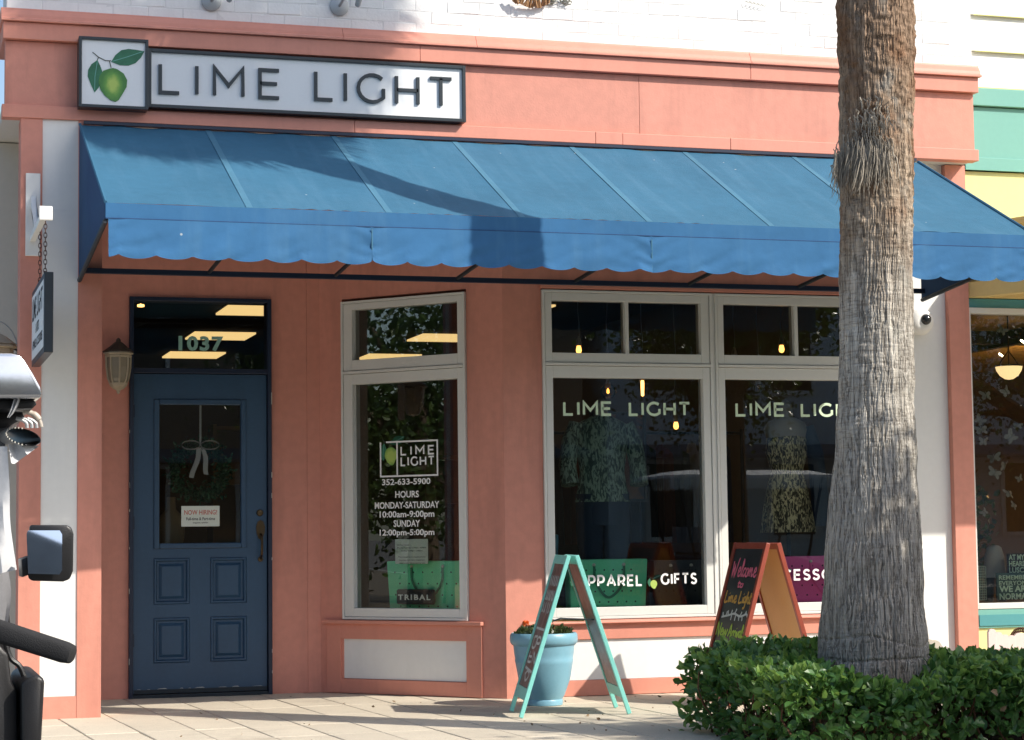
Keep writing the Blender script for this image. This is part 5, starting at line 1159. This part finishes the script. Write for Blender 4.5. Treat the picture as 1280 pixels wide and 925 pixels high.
p = PY(1163, 822, 11.25); RG = thing('scalloped_ring', 'round scalloped stone-pink ornament just right of the palm foot', 'garden ornament', (p.x, 11.3, 0)); rows = []
n = 72; ro = [.105+.007*abs(math.sin(9*2*PI*k/n/2*1.0)) for k in range(n)]
ring_o = [(p.x+ro[k]*math.cos(2*PI*k/n), p.z+ro[k]*math.sin(2*PI*k/n)) for k in range(n)]; ring_i = [(p.x+.066*math.cos(2*PI*k/n), p.z+.066*math.sin(2*PI*k/n)) for k in range(n)]
vs = [Vector((u, y_, z_)) for rg in (ring_o, ring_i) for y_ in (11.25, 11.29) for (u, z_) in rg]; fs = []
for k in range(n):
    k2 = (k+1) % n; fs += [(k, k2, 2*n+k2, 2*n+k), (n+k, 3*n+k, 3*n+k2, n+k2), (k, n+k, n+k2, k2), (2*n+k, 2*n+k2, 3*n+k2, 3*n+k)]
MB().add(vs, fs).build('ring', M['beige'], RG, bevel=.0); MB().tube([(p.x, 11.27, 0), (p.x, 11.27, p.z-.1)], .012, 8).build('stake', M['iron'], RG)
B(p.x-.06, p.x+.06, 11.285, 11.289, p.z-.06, p.z+.06).build('back_plate', M['ink'], RG)
# left neighbour
NL = thing('blue_building', 'pale blue clapboard building beyond the left pilaster', 'building', (-2, 12.6, 0))
B(-6, .60, 12.6, 12.8, 0, 7).build('wall', M['bluesiding'], NL)
for k in range(34): z = .2+k*.196; MB().profile([(12.565, z), (12.592, z+.192), (12.6, z+.192), (12.6, z)], -6, .598).build('clapboard', M['bluesiding'], NL)
B(.0, .61, 12.54, 12.7, 3.4, 7).build('corner_board', M['greytrim'], NL)
p = PY(5, 436, 12.2); LL = thing('wall_lantern', 'small beige lantern cap at the left frame edge', 'wall lantern', p)
MB().lathe([(.10, 0), (.115, .006), (.115, .016), (.10, .02), (.108, .026), (.10, .032), (.05, .07), (.01, .09)], p+Vector((-.035, 0, 0)), 8).build('cap', M['lampmetal'], LL)
MB().lathe([(.09, -.002), (.085, -.12), (.05, -.20), (.0, -.22)], p+Vector((-.035, 0, 0)), 8).build('lamp_body', M['lampmetal'], LL)
MB().tube(catmull([p+Vector(v) for v in ((-.08, .1, .17), (-.01, .1, .165), (.045, .1, .12), (.075, .1, .055), (.085, .1, .0))]), .0035, 5).build('wire', M['steel'], LL)
B(p.x+.075, p.x+.10, 12.28, 12.33, p.z-.25, p.z+.055).build('back_plate', M['greytrim'], LL); MB().tube([p+Vector((.05, 0, 0)), p+Vector((.09, .1, .0))], .006, 6).build('arm', M['iron'], LL)
B(.53, .60, 12.55, 12.6, 0, 3.37).build('corner_board', M['greytrim'], NL)
# ================================================================== GOLF CART AT THE LEFT EDGE
GC = thing('golf_cart', 'black seated golf cart with rolled vinyl curtain and side mirror, left foreground', 'golf cart', (-.3, 6.4, -.15)); Yc = 6.2
def CP(x, y, Y=Yc): return PY(x, y, Y)
def cprism(px_, y0_, y1_, nm, mt, bv=.008, sm=True): return MB().prism([(CP(x, y).x, CP(x, y).z) for x, y in px_], y0_, y1_).build(nm, M[mt], GC, bevel=bv, smooth=sm)
# roof corner
prf = [(-700, 452), (-200, 447), (10, 447), (20, 449), (27, 456), (37, 472), (46, 488), (48, 497), (46, 502), (-700, 505)]
cprism(prf, 6.05, 7.3, 'roof', 'chrome', .010); cprism([(-690, 506), (40, 503), (43, 508), (38, 513), (-690, 516)], 6.1, 7.25, 'roof_rim', 'black', .003)
g1 = MB(); g1.tube(catmull([CP(22, 512), CP(33, 514), CP(44, 519), CP(50, 527), CP(52, 534)]), [.004]*5+[.008]*6+[.010]*6+[.006]*4, 10).build('grab_handle', M['beige'], GC, smooth=True)
for k in range(3): MB().tube(catmull([CP(20+k*7, 523), CP(28+k*6, 525), CP(33+k*6, 529), CP(34+k*6, 535)]), .0055, 8).build('finger_grip', M['steel'], GC, smooth=True)
cprism([(-60, 510), (30, 512), (34, 520), (12, 532), (-60, 540)], 6.3, 6.6, 'roof_bracket', 'black', .004)
for x_, nm in ((-14, 'near'), (-330, 'far')): MB().tube([CP(x_, 505, 6.35), CP(x_-4, 700, 6.4), CP(x_-30, 860, 6.45)], .018, 10).build('roof_post', M['black'], GC, smooth=True)
# rolled curtain: cone open to the right, with zip teeth round the mouth
def tubeshell(c0, r0x, r0z, c1, r1x, r1z, nm, mt, n=28, rot=0.0):
    rows = []
    for j in range(7):
        t_ = j/6; c = c0.lerp(c1, t_); rx = r0x+(r1x-r0x)*t_; rz = r0z+(r1z-r0z)*t_
        rows.append([c+Vector((rx*math.cos(a_)*math.cos(rot)+rz*math.sin(a_)*-math.sin(rot), .03*math.sin(a_), rx*math.cos(a_)*math.sin(rot)+rz*math.sin(a_)*math.cos(rot))) for a_ in [2*PI*k/n for k in range(n+1)]])
    return MB().grid(rows).build(nm, M[mt], GC, smooth=True)
m0 = CP(29, 546, 6.15); m1 = CP(-4, 552, 6.7)
tubeshell(m0, .052, .026, m1, .040, .036, 'rolled_curtain', 'cloth_white', rot=-.25); tubeshell(m0+Vector((0, .004, 0)), .049, .023, m1, .035, .030, 'curtain_lining', 'black', rot=-.25)
mb = MB()
for k in range(15):
    a_ = PI*.55+PI*1.3*k/19; c = m0+Vector((.050*math.cos(a_)*math.cos(.25)+.025*math.sin(a_)*math.sin(.25), -.005+.03*math.sin(a_), -.050*math.cos(a_)*math.sin(.25)+.025*math.sin(a_)*math.cos(.25))); mb.box(c.x-.0018, c.x+.0018, c.y-.003, c.y+.003, c.z-.0022, c.z+.0022)
mb.build('zip_teeth', M['eyelet'], GC)
def sheet(ptsA, ptsB, nm, mt, y0_=6.15, amp=.012, seed=0):
    A_ = catmull([(x, y, 0) for x, y in ptsA], 4); B_ = catmull([(x, y, 0) for x, y in ptsB], 4); rows = []
    for a_, b_ in zip(A_, B_):
        rows.append([CP(a_.x+(b_.x-a_.x)*k/9, a_.y+(b_.y-a_.y)*k/9, y0_+amp*math.sin(k*1.15+a_.y*.02+seed)) for k in range(10)])
    return MB().grid(rows).build(nm, M[mt], GC, smooth=True)
sheet([(10, 555), (12, 565), (14, 578), (18, 580)], [(36, 556), (42, 556), (48, 558), (47, 559)], 'curtain_flap', 'cloth_white')
sheet([(22, 484), (17, 500), (12, 515), (9, 522)], [(27, 489), (24, 503), (18, 515), (12, 522)], 'curtain_strap', 'cloth_white', 6.08)
sheet([(-60, 505), (-60, 580), (-50, 640), (-40, 700)], [(0, 512), (9, 535), (6, 560), (2, 575)], 'curtain', 'cloth_grey', 6.3)
sheet([(-70, 558), (-70, 620), (-60, 680), (-60, 730)], [(9, 558), (12, 610), (13, 655), (21, 712)], 'curtain', 'cloth_white', 6.12, .02, 1)
sheet([(-40, 640), (-40, 690), (-30, 740), (-30, 790)], [(2, 650), (8, 700), (14, 740), (10, 780)], 'curtain', 'cloth_grey', 6.2, .01, 2)
cprism([(-40, 715), (8, 718), (12, 760), (16, 800), (10, 836), (-40, 836)], 6.25, 6.45, 'side_frame', 'black', .006)
# mirror
mir = cprism([(30, 657), (74, 657), (80, 660), (82.5, 668), (82, 712), (78, 722), (70, 725), (32, 724), (28, 720), (29, 668)], 5.94, 5.962, 'side_mirror', 'black', .006)
mq_ = [CP(x, y, 5.92) for x, y in ((35, 663), (75, 663), (78, 668), (77.5, 713), (74, 718), (35, 717), (33.5, 668))]; zl = min(v.z for v in mq_)
MB().add([Vector((v.x, 5.914+(v.z-zl)*.141, v.z)) for v in mq_], [tuple(range(7))]).build('mirror_glass', M['mirror'], mir)
cprism([(20, 698), (31, 694), (31, 716), (21, 720)], 5.95, 6.1, 'mirror_arm', 'black', .003)
# armrest bar and seat
a0, a1 = CP(-60, 770, 6.0), CP(92, 819, 5.85)
mb = MB(); ax = (a1-a0).normalized(); upv = Vector((0, 0, 1)); sd_ = ax.cross(upv).normalized(); u2 = sd_.cross(ax); rings = []
for t_, k in ((0, 1), (.93, .92), (.985, .8), (1.0, .55)):
    c = a0.lerp(a1, t_); rings.append([c+u2*(.032*k*math.copysign(abs(math.sin(q_))**.6, math.sin(q_)))+sd_*(.03*k*math.copysign(abs(math.cos(q_))**.6, math.cos(q_))) for q_ in [2*PI*j/16 for j in range(16)]])
mb.loft(rings).build('armrest', M['blackfoam'], GC, smooth=True)
cprism([(24, 925+160), (22, 850), (30, 843), (42, 840.5), (50, 843), (51, 850), (47, 925), (44, 1085)], 6.05, 6.55, 'seat_side', 'black', .010)
cprism([(-300, 1085), (-300, 800), (-5, 802), (8, 815), (12, 850), (19, 862), (23, 1085)], 6.1, 6.6, 'seat_back', 'black', .012)
MB().tube(catmull([CP(6, 800), CP(13, 822), CP(24, 832), CP(30, 845)]), .008, 8).build('cable', M['black'], GC, smooth=True)
MB().box(-1.6, .42, 5.9, 6.9, -.02, .30).build('body_panel', M['black'], GC, bevel=.05, seg=3, smooth=True)
for xx in (-1.2, .1):
    w = MB().lathe([(.0, 0), (.10, .0), (.11, .02), (.20, .02), (.215, .05), (.215, .13), (.20, .16), (0, .16)], (xx, 5.9, .065), 28, (0, 1, 0)).build('wheel', M['blackfoam'], GC, smooth=True)
# ================================================================== THE STREET BEHIND THE CAMERA (seen in the glass)
def tree(x, y, zc, rad, n, label, h=None, seed=0, size=.11, cat='tree', cx=None, cy=None):
    T = thing('street_tree', label, 'tree', (x, y, -.1), 'trees along the street'); R2 = np.random.default_rng(seed)
    cx = x if cx is None else cx; cy = y if cy is None else cy
    k = 26; C_ = R2.normal(size=(k, 3)); C_ /= np.linalg.norm(C_, axis=1, keepdims=True); C_ *= (R2.random((k, 1))**.4)*rad*.8; C_[:, 2] *= .75; C_ += (cx, cy, zc)
    w = R2.integers(0, k, n); P_ = C_[w]+R2.normal(size=(n, 3))*rad*.19; leaf_obj('crown', P_, R2.normal(size=(n, 3))+(0, 0, .6), size, seed, M['treeleaf'], T)
    mb = MB(); mb.tube([(x, y, -.1), (x+(cx-x)*.2, y+(cy-y)*.2, zc*.4), (x+(cx-x)*.6, y+(cy-y)*.6, zc*.75), (cx, cy, zc)], [rad*.10, rad*.08, rad*.06, rad*.03], 10)
    for i in range(8): mb.tube([(x+(cx-x)*.5, y+(cy-y)*.5, zc*.65), tuple((C_[i]+np.array([cx, cy, zc*.7]))/2), tuple(C_[i])], [rad*.045, rad*.03, rad*.012], 6)
    mb.build('trunk', M['bark'], T)
TREES = [(7.7, 6.0, 3.45, 1.2, 4200, 'unseen leafy tree added out of frame right to shade the palm foot', 1),  # this tree is added as a shade caster for trunk and hedge
         (13.5, -8.5, 4.0, 2.6, 6000, 'leafy street tree across the road opposite the display windows', 2), (20, -9, 4.4, 3.0, 6000, 'broad street tree further along across the road', 3),
         (7, -9, 4.2, 2.2, 5000, 'street tree across the road behind the camera', 4), (-8.5, 10.9, 2.5, 2.3, 9000, 'small street tree on the near pavement to the left', 5), (-14, 9.6, 2.8, 2.9, 8000, 'large street tree far along the near pavement', 6), (-8, -10, 4.6, 2.2, 4500, 'slim street tree across the road to the left', 7)]
for x, y, zc, rad, n, lb, sd2 in TREES: tree(x, y, zc, rad, n, lb, seed=sd2)
def house(x0_, x1_, y, h_, wm, label, gable=True):
    T = thing('street_house', label, 'house', ((x0_+x1_)/2, y, -.1)); B(x0_, x1_, y-8, y, -.1, h_).build('wall', M[wm], T)
    if gable: MB().prism([(x0_-.4, h_), (x1_+.4, h_), ((x0_+x1_)/2, h_+2.4)], y-8.2, y+.3).build('roof', M['tile_roof'], T)
    else: B(x0_-.1, x1_+.1, y-8, y+.15, h_, h_+.35).build('cornice', M['white'], T)
    w_ = (x1_-x0_)/4
    for fl in range(2):
        for k in range(4):
            xc = x0_+w_*(k+.5); z_ = .8+fl*2.9
            if z_+1.5 > h_: continue
            wn = MB().frame(xc-.55, xc+.55, z_, z_+1.6, .09, y, y+.06).build('window', M['white'], T); B(xc-.46, xc+.46, y+.01, y+.02, z_+.09, z_+1.51).build('pane', M['glassdark'], wn)
    MB().profile([(y+.02, 2.7), (y+1.6, 2.45), (y+1.6, 2.38), (y+.02, 2.6)], x0_+.2, x1_-.2).build('porch_roof', M['tile_roof'], T)
house(-7, 3, -14, 6.0, 'housewall', 'pale blue gabled house across the street'); house(3.5, 13, -14, 5.5, 'brickred', 'tan storefront across the street', False); house(13.5, 24, -14, 6.5, 'housewall', 'pale blue house further along the street'); house(24.5, 40, -14, 6, 'brickred', 'long tan storefront far along the street', False); house(-22, -7.6, -14, 6, 'brickred', 'tan storefront across the street to the left', False)
# golf cart with fringed top, reflected in the glass
CX, CY = 11.6, -3.2; G2 = thing('golf_cart', 'parked golf cart with white fringed roof across the street', 'golf cart', (CX, CY, -.15)); gz = -.15
MB().loft([[Vector((CX+sx_*(1.25-k), CY+sy_*(.62-k), gz+1.88+z_)) for sx_, sy_ in ((-1, -1), (1, -1), (1, 1), (-1, 1))] for k, z_ in ((.0, 0), (.0, .04), (.25, .10), (.7, .13))]).build('roof', M['signboard'], G2)
mb = MB()
for s_ in (-1, 1):
    for k in range(100): x = CX-1.25+k*.025; mb.box(x+.004, x+.018, CY+s_*.62-.003, CY+s_*.62+.003, gz+1.73+.012*math.sin(k*1.7), gz+1.88)
mb.build('fringe', M['housewall'], G2, stuff=True)
for sx_ in (-1, 1):
    for sy_ in (-1, 1): MB().tube([(CX+sx_*1.1, CY+sy_*.55, gz+1.88), (CX+sx_*.85, CY+sy_*.55, gz+.75)], .02, 8).build('post', M['black'], G2)
MB().prism([(CX-1.2, gz+.28), (CX+1.2, gz+.28), (CX+1.2, gz+.62), (CX+.55, gz+.80), (CX+.35, gz+.45), (CX-.2, gz+.42), (CX-.3, gz+.72), (CX-1.15, gz+.80)], CY-.58, CY+.58).build('body', M['denim'], G2, bevel=.04, seg=3, smooth=True)
B(CX-.75, CX-.28, CY-.5, CY+.5, gz+.73, gz+.83).build('seat', M['cloth_grey'], G2, bevel=.02); B(CX-.80, CX-.70, CY-.5, CY+.5, gz+.83, gz+1.2).build('backrest', M['cloth_grey'], G2, bevel=.02)
for sx_ in (-.85, .85):
    for sy_ in (-.62, .46): MB().lathe([(0, 0), (.10, .0), (.20, .02), (.225, .05), (.225, .12), (.20, .16), (0, .16)], (CX+sx_, CY+sy_, gz+.225), 22, (0, 1, 0)).build('wheel', M['blackfoam'], G2, smooth=True)
n = 130; P_ = np.stack([np.concatenate([rng.uniform(3.2, 5.2, 70), rng.uniform(1.2, 4.6, 60)]), np.concatenate([rng.uniform(8.9, 10.9, 70), rng.uniform(10.0, 12.9, 60)]), np.full(n, .003)], -1)[::2]; n = len(P_)
FL = leaf_obj('fallen_leaves', P_, rng.normal(size=(n, 3))*(1, 1, .06), .024, 31, M['frond_dead'], None); tag(FL, 'dry fallen leaves scattered on the paving', 'leaves')
print('objects', len(bpy.data.objects), 'bricks', nb)
